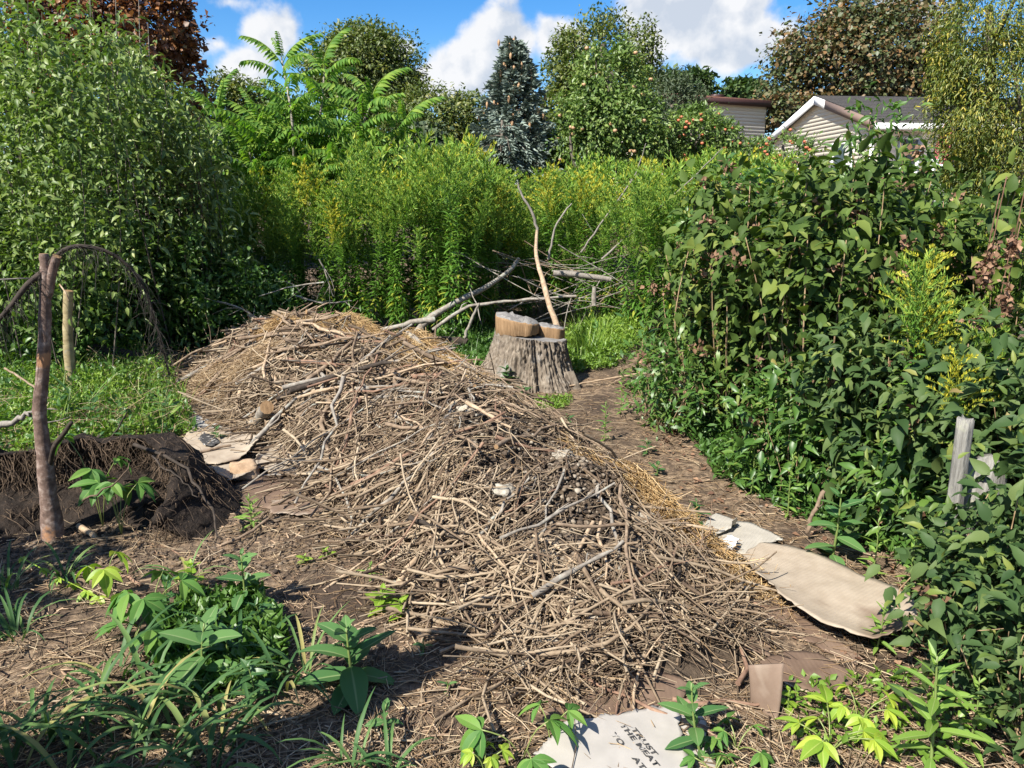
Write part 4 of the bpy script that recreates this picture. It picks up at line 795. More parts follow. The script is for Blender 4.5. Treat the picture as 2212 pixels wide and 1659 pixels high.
shrub('low_green_shrub', 'narrow leaved growth at the path side of the left end shrub', (1.22, 5.55), .28, .55, .75, 'midgreen', 1700, .075, aspect=.28, T=TL, dead=.03, droop=.1)
# compound leaved sapling in front of the white gable
S = [[np.array([3.35, 6.9, .1]), at(1870, 420, 6.9), at(1880, 235, 6.9)], [np.array([3.4, 7.0, .1]), at(1945, 420, 7.0), at(1935, 260, 7.0)], [np.array([3.3, 6.8, .1]), at(1850, 430, 6.8), at(1835, 290, 6.8)], [np.array([3.4, 6.9, .1]), at(1900, 420, 6.9), at(1905, 290, 6.9)]]
stemmy('elder_sapling', 'slender sapling with tan stems in front of the white gable', S, 'midgreen', 560, .10, .36, (3.35, 6.9, float(gz(3.35, 6.9))), bark='stemtan', r0=.014, droop=.3, spread=.32)
# hanging dry red-brown seed heads
for k, (px, py, L) in enumerate([(2140, 545, .12), (2170, 640, .13), (2125, 580, .10), (2190, 520, .10), (2150, 690, .10)]):
    c = at(px, py, 3.6); mb = MB(); V, Q, C = tube(smooth_path([c + (.02, 0, .35), c + (.01, 0, .2), c], 5), .003, 4); mb.add(V, [Q, C], v=.3); m = 90
    q = c + R.normal(size=(m, 3)) * np.array([.013, .013, L * .35]) - (0, 0, L * .3); s = .03 * (.5 + R.rand(m)); V, Fc = scat(T2, q, R.normal(size=(m, 3)), R.normal(size=(m, 3)), s, s * .7); mb.add(V, [Fc], v=rep(R.rand(m), 4))
    tag(mb.put('seed_head', [M['deadleaf']]), 'dry reddish brown seed head hanging at the right edge', 'seed head', 'dry seed heads at the right edge')

# ---------------------------------------------------------------- stump
def stump():
    c = at(1146, 812, 7.05); cx, cy = c[0], 7.05; z0 = float(gz(cx, cy)); t = thing('tree_stump', 'big grey barked tree stump with a sawn slab left on top', 'stump', (cx, cy, z0))
    na, nh = 340, 50; a = np.linspace(0, 2 * math.pi, na, endpoint=False); Hs = .47
    u = np.linspace(0, 1, nh); A, U = np.meshgrid(a, u)
    r = .325 + .10 * (1 - U) ** 2.2 + .05 * (1 - U)
    left = np.maximum(0, np.cos(A - math.pi * 1.08)) ** 3; r = r + left * .15 * (1 - U) ** 1.6
    r = r + .05 * np.maximum(0, np.cos(A - 5.4)) ** 4 * (1 - U) ** 2
    tw = A * 1.0 + U * .10
    cleft = np.exp(-((A - 4.86 + .10 * (U - .5)) / .06) ** 2); r = r - .075 * cleft
    rid = np.abs(fb(tw * 17 + .5 * fb(A * 3, U * 3, 3, 2), U * 2.0, 31, 3)) * 2.4 + np.abs(fb(tw * 36, U * 6.5, 47, 2)) * 1.3
    r = r + (.026 - rid * .075) + .02 * fb(np.cos(A) * 2, np.sin(A) * 2, 4, 3)
    r[0] += .03
    X = cx + r * np.cos(A) * (1.02); Y_ = cy + r * np.sin(A) * .95; tilt = -.045 * (X - cx) / .35
    Z = z0 - .05 + (Hs + .05) * U + tilt * U
    V = np.stack([X, Y_, Z], -1).reshape(-1, 3); i = np.arange(nh - 1)[:, None] * na; j = np.arange(na)[None]; Q = np.stack([i + j, i + (j + 1) % na, i + na + (j + 1) % na, i + na + j], -1).reshape(-1, 4)
    put('bark', V, [Q], M['stumpbark'], t)
    rim = V[-na:]; cen = rim.mean(0); rings = [rim]
    for q in (.94, .7, .4, .1):
        p = cen + (rim - cen) * q; p = p.copy(); p[:, 2] = cen[2] - .045 * (p[:, 0] - cx) / .35 - .006 + .006 * fb(p[:, 0] * 30, p[:, 1] * 30, 8, 2); rings.append(p)
    V2 = np.concatenate(rings + [cen[None]]); Qs = np.concatenate([np.stack([k * na + j[0], k * na + (j[0] + 1) % na, (k + 1) * na + (j[0] + 1) % na, (k + 1) * na + j[0]], -1) for k in range(4)])
    tri = np.stack([4 * na + j[0], 4 * na + (j[0] + 1) % na, np.full(na, 5 * na)], -1); put('cut_face', V2, [Qs, tri], M['cutgrey'], t)
    # raised slab: a thick half-disc on the left/back, tilted
    def slab(name, x0, x1, y0, y1, zb, zt, tx, ptsn, mt_side, mt_top, seed):
        rr = np.random.RandomState(seed); th = np.linspace(0, 2 * math.pi, ptsn, endpoint=False); sx_, sy_ = (x1 - x0) / 2, (y1 - y0) / 2; mx, my = (x0 + x1) / 2, (y0 + y1) / 2
        e = .80; px = mx + sx_ * np.sign(np.cos(th)) * np.abs(np.cos(th)) ** e; py = my + sy_ * np.sign(np.sin(th)) * np.abs(np.sin(th)) ** e; jit = 1 + .30 * fb(np.cos(th) * 2.2, np.sin(th) * 2.2, seed, 4)
        px = mx + (px - mx) * jit; py = my + (py - my) * jit; rows = []
        for f in (0, .12, .5, .88, 1):
            k = 1 - .03 * (f in (0, 1)); rows.append(np.stack([mx + (px - mx) * k, my + (py - my) * k, zb + (zt - zb) * f + tx * (px - mx) * f + (.012 * fb(np.cos(th) * 3 + f, np.sin(th) * 3, seed + 9, 3) + .004 * rr.normal(size=ptsn))], -1))
        rows.append(np.stack([mx + (px - mx) * .5, my + (py - my) * .5, zt + tx * (px - mx) * .5 + .016 * rr.normal(size=ptsn)], -1)); rows.append(np.array([[mx, my, zt]]))
        V = np.concatenate(rows); jj = np.arange(ptsn); Qs = np.concatenate([np.stack([k * ptsn + jj, k * ptsn + (jj + 1) % ptsn, (k + 1) * ptsn + (jj + 1) % ptsn, (k + 1) * ptsn + jj], -1) for k in range(5)])
        mi = np.concatenate([np.repeat([0, 0, 0, 0, 1], ptsn), np.ones(ptsn)]).astype(int); tri = np.stack([5 * ptsn + jj, 5 * ptsn + (jj + 1) % ptsn, np.full(ptsn, 6 * ptsn)], -1)
        return put(name, V, [Qs, tri], [M[mt_side], M[mt_top]], t, midx=mi)
    zt = z0 + Hs
    slab('slab', cx - .335, cx + .075, cy - .22, cy + .27, zt + .022, zt + .155, -.20, 44, 'cutwood', 'cutgrey', 3)
    slab('slab', cx + .06, cx + .33, cy - .02, cy + .26, zt - .05, zt + .065, -.16, 36, 'cutwood', 'cutgrey', 5)
    b = np.array([cx + .34, cy - .18, z0 - .03]); V = np.array([b + (dx, dy, dz) for dx, dy, dz in [(-.1, -.12, 0), (.14, -.1, 0), (.15, .12, 0), (-.1, .14, 0), (-.1, -.08, .18), (.06, -.06, .19), (.07, .08, .17), (-.1, .1, .18)]])
    put('root_flare', V, [np.array([(0, 1, 5, 4), (1, 2, 6, 5), (2, 3, 7, 6), (3, 0, 4, 7), (4, 5, 6, 7)])], M['stumpbark'], t)
stump()

# ---------------------------------------------------------------- dead branches behind the stump
def branch(label, pts, Y, r, mat, name='dead_branch', k=7, group=None, side=0, cat='branch', ends=None, n=14):
    """pts in pixels with the depth (number or list)"""
    Ys = Y if isinstance(Y, (list, tuple)) else [Y] * len(pts); W = [at(px, py, y) for (px, py), y in zip(pts, Ys)]; pth = smooth_path(W, n)
    pth[1:-1] += R.normal(size=(n - 2, 3)) * (r[0] if isinstance(r, tuple) else r) * (.08 if cat in ('pole', 'log') or (isinstance(r, tuple) and r[0] > .026) else .28); rr = (np.linspace(r, r * .45, n) if not isinstance(r, tuple) else np.linspace(*r, n)) * (1 + (.04 if isinstance(r, tuple) and r[0] > .026 else .10) * R.normal(size=n))
    mb = MB(); V, Q, C = tube(pth, rr, k); mb.add(V, [Q]); mb.add(V, [C], 1)
    for _ in range(side):
        i = R.randint(n // 4, n - 2); d = nz(nz(pth[i + 1] - pth[i]) + R.normal(size=3) * .6); L = .12 + .3 * R.rand(); V, Q, C = tube(smooth_path([pth[i], pth[i] + d * L * .5 + R.normal(size=3) * .02, pth[i] + d * L], 5), rr[i] * np.linspace(.5, .15, 5), 5); mb.add(V, [Q, C])
    o = mb.put(name, [M[mat], M[ends or mat]], smooth=True); return tag(o, label, cat, group)
branch('smooth tan pole leaning against the back of the stump', [(1212, 725), (1187, 660), (1168, 590), (1158, 545), (1160, 500)], [7.55, 7.7, 8.0, 8.5, 9.2], (.036, .018), 'bark_tan', 'leaning_pole', cat='pole')
branch('long curved grey branch reaching from ground up into the goldenrod left of the stump', [(893, 728), (925, 690), (990, 650), (1050, 620), (1100, 585), (1120, 560)], [8.6, 8.6, 8.8, 9.1, 9.5, 9.8], (.046, .024), 'bark_grey')
branch('straight grey branch lying behind the brush pile left of the curved one', [(795, 722), (850, 706), (905, 693), (940, 690)], 8.3, (.025, .034), 'bark_grey')
branch('thick pale log lying in the goldenrod right of the leaning pole', [(1195, 590), (1250, 594), (1320, 604)], 9.6, (.042, .035), 'silver', 'log', ends='cutwood', cat='log')
branch('lichen covered branch lying behind the stump slab', [(935, 712), (1000, 668), (1060, 655), (1130, 648), (1245, 640)], 8.6, (.022, .014), 'bark_grey', side=4)
branch('short upright forked stick left of the stump', [(1003, 730), (1020, 690), (1035, 655)], 8.4, (.02, .012), 'bark_grey')
branch('thin white branch slanting up through goldenrod toward the red apple tree', [(1255, 545), (1300, 480), (1370, 380), (1395, 310)], [9.9, 9.8, 9.7, 9.6], (.016, .005), 'silver', side=2)
branch('second thin white branch slanting up beside the red apple tree', [(1300, 560), (1400, 470), (1500, 380), (1560, 320)], [9.8, 9.6, 9.4, 9.2], (.014, .005), 'silver', side=2)
branch('pale broken branch tip above the leaning pole', [(1160, 500), (1150, 460), (1125, 415), (1118, 395)], 9.9, (.022, .01), 'silver')
branch('thin pale branch sloping left across the goldenrod above the stump', [(1185, 560), (1150, 560), (1220, 430), (1175, 460)][:1] + [(1200, 490), (1235, 440)], 9.2, (.016, .008), 'silver')
branch('thin bare stick crossing behind the brush pile crest', [(640, 640), (700, 655), (760, 650)], 8.4, (.012, .006), 'bark_grey', side=3)
branch('dark rotten log on the ground left of the stump', [(880, 740), (960, 735), (1010, 740)], 8.5, (.05, .045), 'bark_dark', 'log', cat='log')
branch('dark rotting log in the shade behind the left grass', [(200, 760), (290, 775), (380, 785)], 7.6, (.09, .07), 'bark_dark', 'log', cat='log')
branch('short cut sapling stub standing right of the leaning pole', [(1283, 660), (1284, 620)], 8.8, (.03, .028), 'bark_grey', 'stub', ends='cutwood', cat='stub', n=5)
for k in range(40):
    px = 1000 + R.rand() * 420; py = 560 + R.rand() * 110; a = R.normal() * .5; L = 40 + R.rand() * 90; Y = 9.3 + R.rand() * .9
    branch('thin bare grey stick tangled low in the goldenrod behind the stump', [(px - L * math.cos(a), py - L * math.sin(a)), (px + R.normal() * 8, py + R.normal() * 8), (px + L * math.cos(a), py + L * math.sin(a))], [Y, Y + .1, Y + R.normal() * .3], (.005 + .006 * R.rand(), .003), ['silver', 'bark_grey', 'bark_brown'][R.randint(3)], 'dry_stick', k=5, group='sticks tangled behind the stump', cat='stick', side=R.randint(3), n=8)
for k, (x, y, tx, ty) in enumerate([(700, 610, 560, 640), (690, 560, 720, 640), (560, 690, 470, 650)]):
    branch(['bare stick jutting up over the brush pile crest', 'thin dead stem leaning behind the pile crest', 'thin stick poking out behind the pile on the left'][k], [(x, y), ((x + tx) / 2, (y + ty) / 2 - 6), (tx, ty)], 8.0, (.010, .005), 'bark_grey', 'dry_stick', k=5, cat='stick', side=3, n=8)

# ---------------------------------------------------------------- brush mound
def mound_core():
    xs = np.linspace(-4.2, 2.4, 190); ys = np.linspace(1.6, 8.6, 200); X, Y = np.meshgrid(xs, ys); h = hmound(X, Y); Z = hm(X, Y) + h * .10 * fb(X * 9, Y * 9, 5, 3) - .03
    ny, nx = X.shape; i = (np.arange(ny - 1)[:, None] * nx + np.arange(nx - 1)[None]).ravel(); q = np.stack([i, i + 1, i + nx + 1, i + nx], -1); hv = h.ravel(); q = q[(hv[q] > .004).any(1)]
    V = np.stack([X, Y, Z], -1).reshape(-1, 3); used, inv = np.unique(q, return_inverse=True); o = put('brush_mound', V[used], [inv.reshape(q.shape)], M['core'], smooth=True)
    tag(o, 'long low mound of dark compost buried under sticks and straw', 'mound')
mound_core()
def ridge_pt(u):
    k = u * (len(RIDGE) - 1); i = min(int(k), len(RIDGE) - 2); f = k - i; p = RIDGE[i] + (RIDGE[i + 1] - RIDGE[i]) * f; d = RIDGE[i + 1][:2] - RIDGE[i][:2]; d = d / np.linalg.norm(d); return p, d
def stick_mesh(x, y, az, L, r, lift, bend, fork):
    n = 8; t = np.linspace(-.5, .5, n); X = x + np.cos(az) * t * L; Y = y + np.sin(az) * t * L
    nrm = np.array([-math.sin(az), math.cos(az)]); b = bend * L * (t ** 2 - .1) + (.02 * L * R.normal(size=n)); X = X + nrm[0] * b; Y = Y + nrm[1] * b
    g_ = hm(X, Y); fit = np.polyfit(t, g_, 1); z = np.polyval(fit, t); z = z + max(0, np.max(g_ - z) * .55) + lift
    z = np.maximum(z, g_ + r * .4) ; P = np.stack([X, Y, z + .02 * L * R.normal(size=n) * .4], -1); rr = r * np.linspace(1, .45, n) * (1 + .15 * R.normal(size=n).clip(-2, 2)); mb = MB()
    V, Q, C = tube(P, rr, 6); mb.add(V, [Q], 0); mb.add(V, [C], 1)
    for _ in range(fork):
        i = R.randint(2, n - 1); d = nz(nz(P[i] - P[i - 1]) + R.normal(size=3) * .5 + (0, 0, .1)); l = L * (.15 + .25 * R.rand()); V, Q, C = tube(smooth_path([P[i], P[i] + d * l * .5 + R.normal(size=3) * .015, P[i] + d * l], 5), rr[i] * np.linspace(.6, .2, 5), 5); mb.add(V, [Q, C], 0)
    return mb
SL = {'bark_brown': 'weathered brown stick', 'bark_red': 'reddish brown stick', 'bark_grey': 'grey lichen spotted stick', 'bark_tan': 'pale barkless stick', 'bark_dark': 'dark wet looking stick'}
def sticks():
    n = 0
    while n < 268:
        u = R.rand() ** 1.1; p, d = ridge_pt(u); w = p[3]; s = R.normal() * .62 - .12; nrm = np.array([-d[1], d[0]])
        if s < -.95 or s > (.8 if u < .5 else .55): continue
        x, y = p[:2] + nrm * s * w; flank = abs(s)
        if u < .45 and s > .0 and R.rand() < .4: continue
        if math.hypot((x - .1) / .5, (y - 3.7) / .85) < 1 and R.rand() < .88: continue
        if y < 2.75: continue      # straw covers the back crest
        azd = math.atan2(d[1], d[0]); down = math.atan2(nrm[1], nrm[0])
        az = (down if R.rand() < .55 else azd) + R.normal() * .55
        L = (.35 + R.rand() ** 1.5 * .95); r = (.008 if u < .45 else .006) + (.016 if u < .5 else .010) * R.rand() ** 2.0; L = min(L, 1.3 if u < .5 else .85)
        m = R.choice(['bark_brown', 'bark_red', 'bark_grey', 'bark_tan', 'bark_dark'], p=[.36, .18, .22, .18, .06])
        mb = stick_mesh(x, y, az, L, r, .012 + .10 * R.rand() ** 2, R.normal() * .22, R.choice([1, 1, 2, 3])); o = mb.put('stick', [M[m], M['cutwood' if r > .012 else m]], smooth=True); zone = ('rear' if u < .3 else 'middle' if u < .6 else 'front') ; side = 'left flank' if s < -.35 else 'right flank' if s > .35 else 'crest'; size = 'thick' if r > .011 else 'long thin' if L > .7 else 'short thin'; tag(o, f'{size} {SL[m]} on the {side}, {zone} of brush pile', 'stick', 'sticks heaped in the brush pile'); n += 1
sticks()
LOGS = [('thick lichened log with fresh round cut end on the left flank of the pile', [(577, 880), (561, 905), (545, 930)], [5.1, 5.3, 5.45], (.046, .044), 'bark_grey', 0), ('sawn branch with orange cut end beside the lichened log', [(617, 917), (640, 900), (670, 880)], 5.3, (.028, .026), 'bark_brown', 0),
 ('pale cut log end jutting toward the camera at the pile front', [(1240, 1150), (1210, 1170), (1195, 1180)], [3.45, 3.35, 3.3], (.055, .052), 'bark_tan', 0), ('upright dark brown stub stuck in the top of the pile', [(1008, 985), (1014, 950), (1022, 920)], 4.5, (.026, .022), 'bark_brown', 0),
 ('long reddish branch sloping down the left flank', [(750, 860), (830, 950), (900, 1050), (975, 1160)], [5.3, 4.75, 4.2, 3.75], (.022, .014), 'bark_red', 1), ('grey thick branch standing upright on the pile front', [(990, 1285), (985, 1230), (960, 1140)], [3.15, 3.25, 3.5], (.02, .016), 'bark_tan', 1),
 ('long curved pale branch arching over the left foot of the pile', [(640, 1095), (720, 1145), (800, 1180), (870, 1225)], [3.95, 3.7, 3.5, 3.3], (.022, .02), 'bark_tan', 1), ('straight pale stick lying across the left foot of the pile', [(480, 1225), (700, 1250), (850, 1240), (940, 1222)], [3.3, 3.2, 3.25, 3.3], (.014, .016), 'bark_tan', 0),
 ('forked lichened log on the right foot of the pile', [(1395, 1235), (1450, 1265), (1530, 1300), (1550, 1310)], [3.1, 3.0, 2.9, 2.87], (.04, .034), 'bark_grey', 2), ('long branch leaning from the pile front up to the cut log', [(1215, 1235), (1260, 1170), (1310, 1128)], [3.15, 3.3, 3.45], (.016, .012), 'bark_tan', 1),
 ('crooked grey stick standing at the front of the pile', [(1185, 1435), (1180, 1360), (1195, 1290), (1250, 1200)], [2.58, 2.8, 2.98, 3.1], (.014, .009), 'bark_grey', 0), ('long reddish stick running right across the pile front', [(1060, 1275), (1200, 1290), (1330, 1330), (1400, 1350)], [3.05, 2.95, 2.82, 2.76], (.014, .010), 'bark_red', 2),
 ('thin arching grey twig bending over the wet cardboard on the right', [(1390, 1270), (1500, 1300), (1570, 1370), (1620, 1470)], [2.95, 2.85, 2.65, 2.42], (.007, .005), 'bark_grey', 0), ('gnarled brown root lying above the printed cardboard', [(1235, 1525), (1290, 1490), (1340, 1440), (1360, 1375)], [2.32, 2.42, 2.55, 2.7], (.018, .012), 'bark_brown', 2),
 ('long brown branch lying over the right end of the printed cardboard', [(1480, 1500), (1560, 1540), (1650, 1600), (1740, 1655)], [2.33, 2.26, 2.14, 2.06], (.017, .014), 'bark_brown', 1), ('brown branch lying on the printed cardboard beside the lettering', [(1440, 1500), (1475, 1540), (1520, 1600), (1550, 1650)], [2.35, 2.26, 2.14, 2.05], (.012, .008), 'bark_brown', 0),
 ('thick pale sawn branch in the bottom right corner', [(1905, 1615), (1960, 1640), (2060, 1690)], [2.1, 2.05, 1.95], (.03, .033), 'bark_tan', 0), ('thin stick lying over the tan cardboard on the left', [(395, 998), (440, 975), (500, 962)], [4.55, 4.7, 4.8], (.012, .008), 'bark_brown', 0),
 ('brown stick lying in the shade across the bottom left path', [(720, 1510), (780, 1500), (860, 1515), (930, 1545)], [2.35, 2.36, 2.33, 2.28], (.009, .008), 'bark_brown', 0), ('dark branch lying over the soil beside the root bank', [(170, 1135), (230, 1175), (300, 1215)], [3.62, 3.5, 3.38], (.016, .013), 'bark_tan', 0),
 ('slender brown stick curving over the dark soil hollow', [(430, 1195), (510, 1165), (580, 1120)], [3.4, 3.5, 3.65], (.009, .007), 'bark_brown', 0), ('long thin branch lying by the white straw at the right of the pile', [(1300, 1010), (1310, 985), (1290, 1015)][:2] + [(1318, 975)], 4.5, (.006, .005), 'silver', 0),
 ('pale stick lying in wood chips under the left end shrub', [(1440, 875), (1340, 905), (1270, 950)], [6.2, 5.9, 5.5], (.01, .008), 'bark_tan', 0), ('long pale stick lying on the path right of the stump', [(1405, 805), (1300, 820), (1225, 835)], [7.0, 6.9, 6.75], (.011, .007), 'bark_tan', 1),
 ('dark stick lying in the weeds right of the path', [(1420, 895), (1370, 910), (1310, 920)], [6.0, 5.9, 5.85], (.014, .01), 'bark_brown', 0), ('grey stick lying at the foot of the shrubs above the ribbed cardboard', [(1580, 1105), (1650, 1098), (1700, 1090)], 3.95, (.012, .009), 'bark_grey', 0),
 ('upright bare stick in front of the large milkweed on the right', [(1742, 1150), (1755, 1110), (1780, 1060)], 3.5, (.012, .01), 'bark_brown', 1)]
for lab, pts, Y, r, m, sd in LOGS: branch(lab, pts, Y, r, m, 'branch', k=9, side=sd, ends='cutwood', n=12)

def scatter_on(n, u0, u1, s0, s1, hfun=hm):
    u = u0 + (u1 - u0) * R.rand(n); s = s0 + (s1 - s0) * R.rand(n); k = u * (len(RIDGE) - 1); i = np.minimum(k.astype(int), len(RIDGE) - 2); f = (k - i)[:, None]; p = RIDGE[i] * (1 - f) + RIDGE[i + 1] * f
    d = RIDGE[i + 1][:, :2] - RIDGE[i][:, :2]; d = nz(d); nrm = np.stack([-d[:, 1], d[:, 0]], -1); xy = p[:, :2] + nrm * (s * p[:, 3])[:, None]; return xy[:, 0], xy[:, 1], np.arctan2(d[:, 1], d[:, 0]), np.arctan2(nrm[:, 1], nrm[:, 0])
def fibres(x, y, az, L, r, lift, tilt, hf=hm, seg=4, k=3, v=None, bend=.15):
    """many thin bent stems as prisms laid on a surface"""
    n = len(x); t = np.linspace(-.5, .5, seg); L = np.broadcast_to(L, n); X = x[:, None] + np.cos(az)[:, None] * t * L[:, None]; Y = y[:, None] + np.sin(az)[:, None] * t * L[:, None]
    b = (R.normal(size=n) * bend * L)[:, None] * (t ** 2); X = X - np.sin(az)[:, None] * b; Y = Y + np.cos(az)[:, None] * b
    h0 = hf(X, Y); zc = h0.mean(1, keepdims=True) * .35 + h0 * .65; Z = zc + lift[:, None] + (tilt * L)[:, None] * t; Z = np.maximum(Z, h0 + .002)
    Pp = np.stack([X, Y, Z], -1); dirv = np.stack([-np.sin(az), np.cos(az), np.zeros(n)], -1); r = np.broadcast_to(r, n); taper = np.linspace(1, .6, seg)
    ring = []
    for j in range(k):
        a = 2 * math.pi * j / k; ring.append(Pp + (dirv[:, None] * math.cos(a) + np.array([0, 0, 1.0]) * math.sin(a)) * (r[:, None] * taper)[:, :, None])
    V = np.stack(ring, 2).reshape(-1, 3); base = (np.arange(n) * seg * k)[:, None, None]; i = np.arange(seg - 1)[None, :, None] * k; j = np.arange(k)[None, None]; Q = np.stack([base + i + j, base + i + (j + 1) % k, base + i + k + (j + 1) % k, base + i + k + j], -1).reshape(-1, 4)
    v = R.rand(n) if v is None else v; return V, [Q], rep(v, seg * k)
def bare(x, y):      # the exposed compost crest
    a = np.array([-.14, 4.3]); d = np.array([.46, -1.15]); t = np.clip(((x - a[0]) * d[0] + (y - a[1]) * d[1]) / (d @ d), 0, 1); q = np.hypot(x - a[0] - t * d[0], y - a[1] - t * d[1]); return q < .34 + .2 * fb(x * 3, y * 3, 8, 3)
def thin(x, y, ad, an, p):
    k = ~bare(x, y) | (R.rand(len(x)) < p); return x[k], y[k], ad[k], an[k]
def pile_litter():
    x, y, ad, an = scatter_on(800, .08, .95, -1.02, -.45); n = len(x); az = np.where(R.rand(n) < .7, an, ad) + R.normal(size=n) * .5
    V, Fl, v = fibres(x, y, az, .2 + .6 * R.rand(n) ** 1.5, .003 + .007 * R.rand(n) ** 2, .01 + .08 * R.rand(n) ** 2, R.normal(size=n) * .16, seg=6, k=5, bend=.5); tag(put('flank_sticks', V, Fl, M['twig'], attrs={'v': v}), kind='stuff')
    x, y, ad, an = thin(*scatter_on(2200, 0.0, .97, -1.0, .72), .06); n = len(x); az = np.where(R.rand(n) < .6, an, ad) + R.normal(size=n) * .6
    V, Fl, v = fibres(x, y, az, .16 + .5 * R.rand(n) ** 1.5, (.0032 + .0075 * R.rand(n) ** 2) * (1 + .5 * (y > 5)), .01 + .09 * R.rand(n) ** 2, R.normal(size=n) * .30, seg=7, k=5, bend=.6); tag(put('stick_tangle', V, Fl, M['twig'], attrs={'v': v}), kind='stuff')
    # fine twigs everywhere on the pile
    x, y, ad, an = thin(*scatter_on(4600, 0, 1, -1.12, .82), .18); n = len(x); az = np.where(R.rand(n) < .5, ad, an) + R.normal(size=n) * .7
    V, Fl, v = fibres(x, y, az, .10 + .42 * R.rand(n) ** 1.6, .0016 + .0038 * R.rand(n) ** 2, .005 + .08 * R.rand(n) ** 2, R.normal(size=n) * .34, seg=5, k=3, bend=.8); tag(put('twig_litter', V, Fl, M['twig'], attrs={'v': v}), kind='stuff')
    # straw: dull everywhere, golden mats on the back crest, right shoulder and left clump
    x, y, ad, an = thin(*scatter_on(12000, 0, 1, -1.15, 1.1), .15); n = len(x); keep = R.rand(n) < np.clip(.12 + .8 * fb(x * 2.2, y * 2.2, 61, 3) * 2.4 + .14 * (y > 5.6), .04, 1); x, y, ad = x[keep], y[keep], ad[keep]; n = len(x)
    V, Fl, v = fibres(x, y, R.rand(n) * 6.28, .06 + .22 * R.rand(n), .0012 + .0013 * R.rand(n), .008 + .055 * R.rand(n) ** 1.5, R.normal(size=n) * .22, seg=3, bend=.6); tag(put('straw_litter', V, Fl, M['straw'], attrs={'v': v}), kind='stuff')
    def mat_(name, label, xc, yc, rx, ry, rot, n, mt, th=.09, L=.2):
        a = R.rand(n) * 6.28; q = np.sqrt(R.rand(n)) * (1 + .25 * R.normal(size=n)); lx, ly = rx * q * np.cos(a), ry * q * np.sin(a); x = xc + lx * math.cos(rot) - ly * math.sin(rot); y = yc + lx * math.sin(rot) + ly * math.cos(rot)
        lift = th * np.clip(1 - q ** 2, 0, 1) * R.rand(n) ** .5 + .02 * R.rand(n); V, Fl, v = fibres(x, y, np.where(R.rand(n) < .45, rot + R.normal(size=n) * .7, R.rand(n) * 6.28), L * (.25 + .9 * R.rand(n)), .0013 + .0016 * R.rand(n), lift + .006 + .05 * R.rand(n) ** 3, R.normal(size=n) * .26, seg=3, bend=.9); tag(put(name, V, Fl, M[mt], attrs={'v': v}), label, 'straw')
    for lab, px, py, Y, rx, ry, rot, n, mt in [('golden straw mat covering the back crest of the pile', 770, 745, 6.7, .75, .34, -.75, 4200, 'goldstraw'), ('golden straw spilling down the right shoulder toward the stump', 940, 800, 6.0, .75, .35, -.9, 5000, 'goldstraw'), ('golden straw mat just left of the dark compost crest', 975, 850, 5.4, .45, .26, -.9, 2400, 'goldstraw'),
        ('tan straw clump bulging from the left end of the pile', 465, 830, 6.5, .34, .26, .2, 3200, 'straw'), ('tan straw clump beside the left end clump', 545, 815, 6.3, .30, .25, .1, 3000, 'straw'), ('dull straw spread over the rear top of the pile', 660, 715, 7.3, .6, .3, -.3, 1200, 'straw'), ('brown straw drift along the right foot of the pile', 1425, 1160, 3.5, .62, .09, -1.0, 3000, 'goldstraw'), ('small golden straw tuft on the rear left top', 600, 760, 6.9, .2, .15, 0, 1000, 'goldstraw')]:
        c = at(px, py, Y); mat_('straw_mat', lab, c[0], Y, rx, ry, rot, n, mt, th=.14 if 'clump' in lab else .08)
pile_litter()
def icos(sub=1):
    import bmesh
    b = bmesh.new(); bmesh.ops.create_icosphere(b, subdivisions=sub, radius=1); V = np.array([v.co[:] for v in b.verts]); b.verts.ensure_lookup_table(); Fc = np.array([[v.index for v in f.verts] for f in b.faces]); b.free(); return V, Fc
IC1, IC2, IC3 = icos(1), icos(2), icos(3)
def lumps(x, y, z, r, v, flat=.7):
    n = len(x); tv, tf = IC1; k = len(tv); V = tv[None] * (1 + .38 * R.normal(size=(n, k, 1)).clip(-1.2, 1.4)) * r[:, None, None] * np.stack([.7 + .6 * R.rand(n), .7 + .6 * R.rand(n), flat * (.6 + .6 * R.rand(n))], -1)[:, None]
    V = V + np.stack([x, y, z], -1)[:, None]; Fc = (tf[None] + (np.arange(n) * k)[:, None, None]).reshape(-1, 3); return V.reshape(-1, 3), [Fc], rep(v, k)
def compost():
    x, y, _, _ = scatter_on(14000, .40, .97, -.6, .85); k = bare(x, y) | (R.rand(len(x)) < .14); x, y = x[k], y[k]; n = len(x); V, Fl, v = lumps(x, y, hm(x, y) + .004, .004 + .014 * R.rand(n) ** 2.5, np.clip(R.rand(n) ** 1.7 + .9 * fb(x * 3.5, y * 3.5, 2, 3), 0, 1)); tag(put('compost_clods', V, Fl, M['clod'], attrs={'v': v}), kind='stuff')
    # pale matted clumps
    for px, py, Y, r, lab in [(1085, 1185, 3.4, .05, 'pale fibrous clump under the cut log'), (1215, 1085, 3.75, .045, 'pale fibrous clump on the compost crest'), (1190, 1455, 2.5, .06, 'pale fibrous clump in front of the crooked stick'), (1120, 1425, 2.55, .06, 'grey felt like clump left of the crooked stick'), (1300, 1420, 2.6, .055, 'pale clump above the printed cardboard'), (1140, 1500, 2.42, .06, 'grey tuft beside the brown wet cardboard'), (1010, 1000, 4.3, .05, 'pale clump beside the upright dark stub'), (1390, 1170, 3.35, .05, 'pale clump on the right flank of the pile')]:
        c = at(px, py, Y); tv, tf = IC3; nn = np.array([mnoise.noise(Vector(p * 2.3 + c)) + .5 * mnoise.noise(Vector(p * 6 + c)) for p in tv]); V = tv * (1 + .55 * nn)[:, None] * r * np.array([1.2, 1, .6]); V = V + np.array([c[0], Y, float(hm(c[0], Y)) + r * .25]); tag(put('fibre_clump', V, [tf], M['ash'], smooth=False), lab, 'clump')
compost()

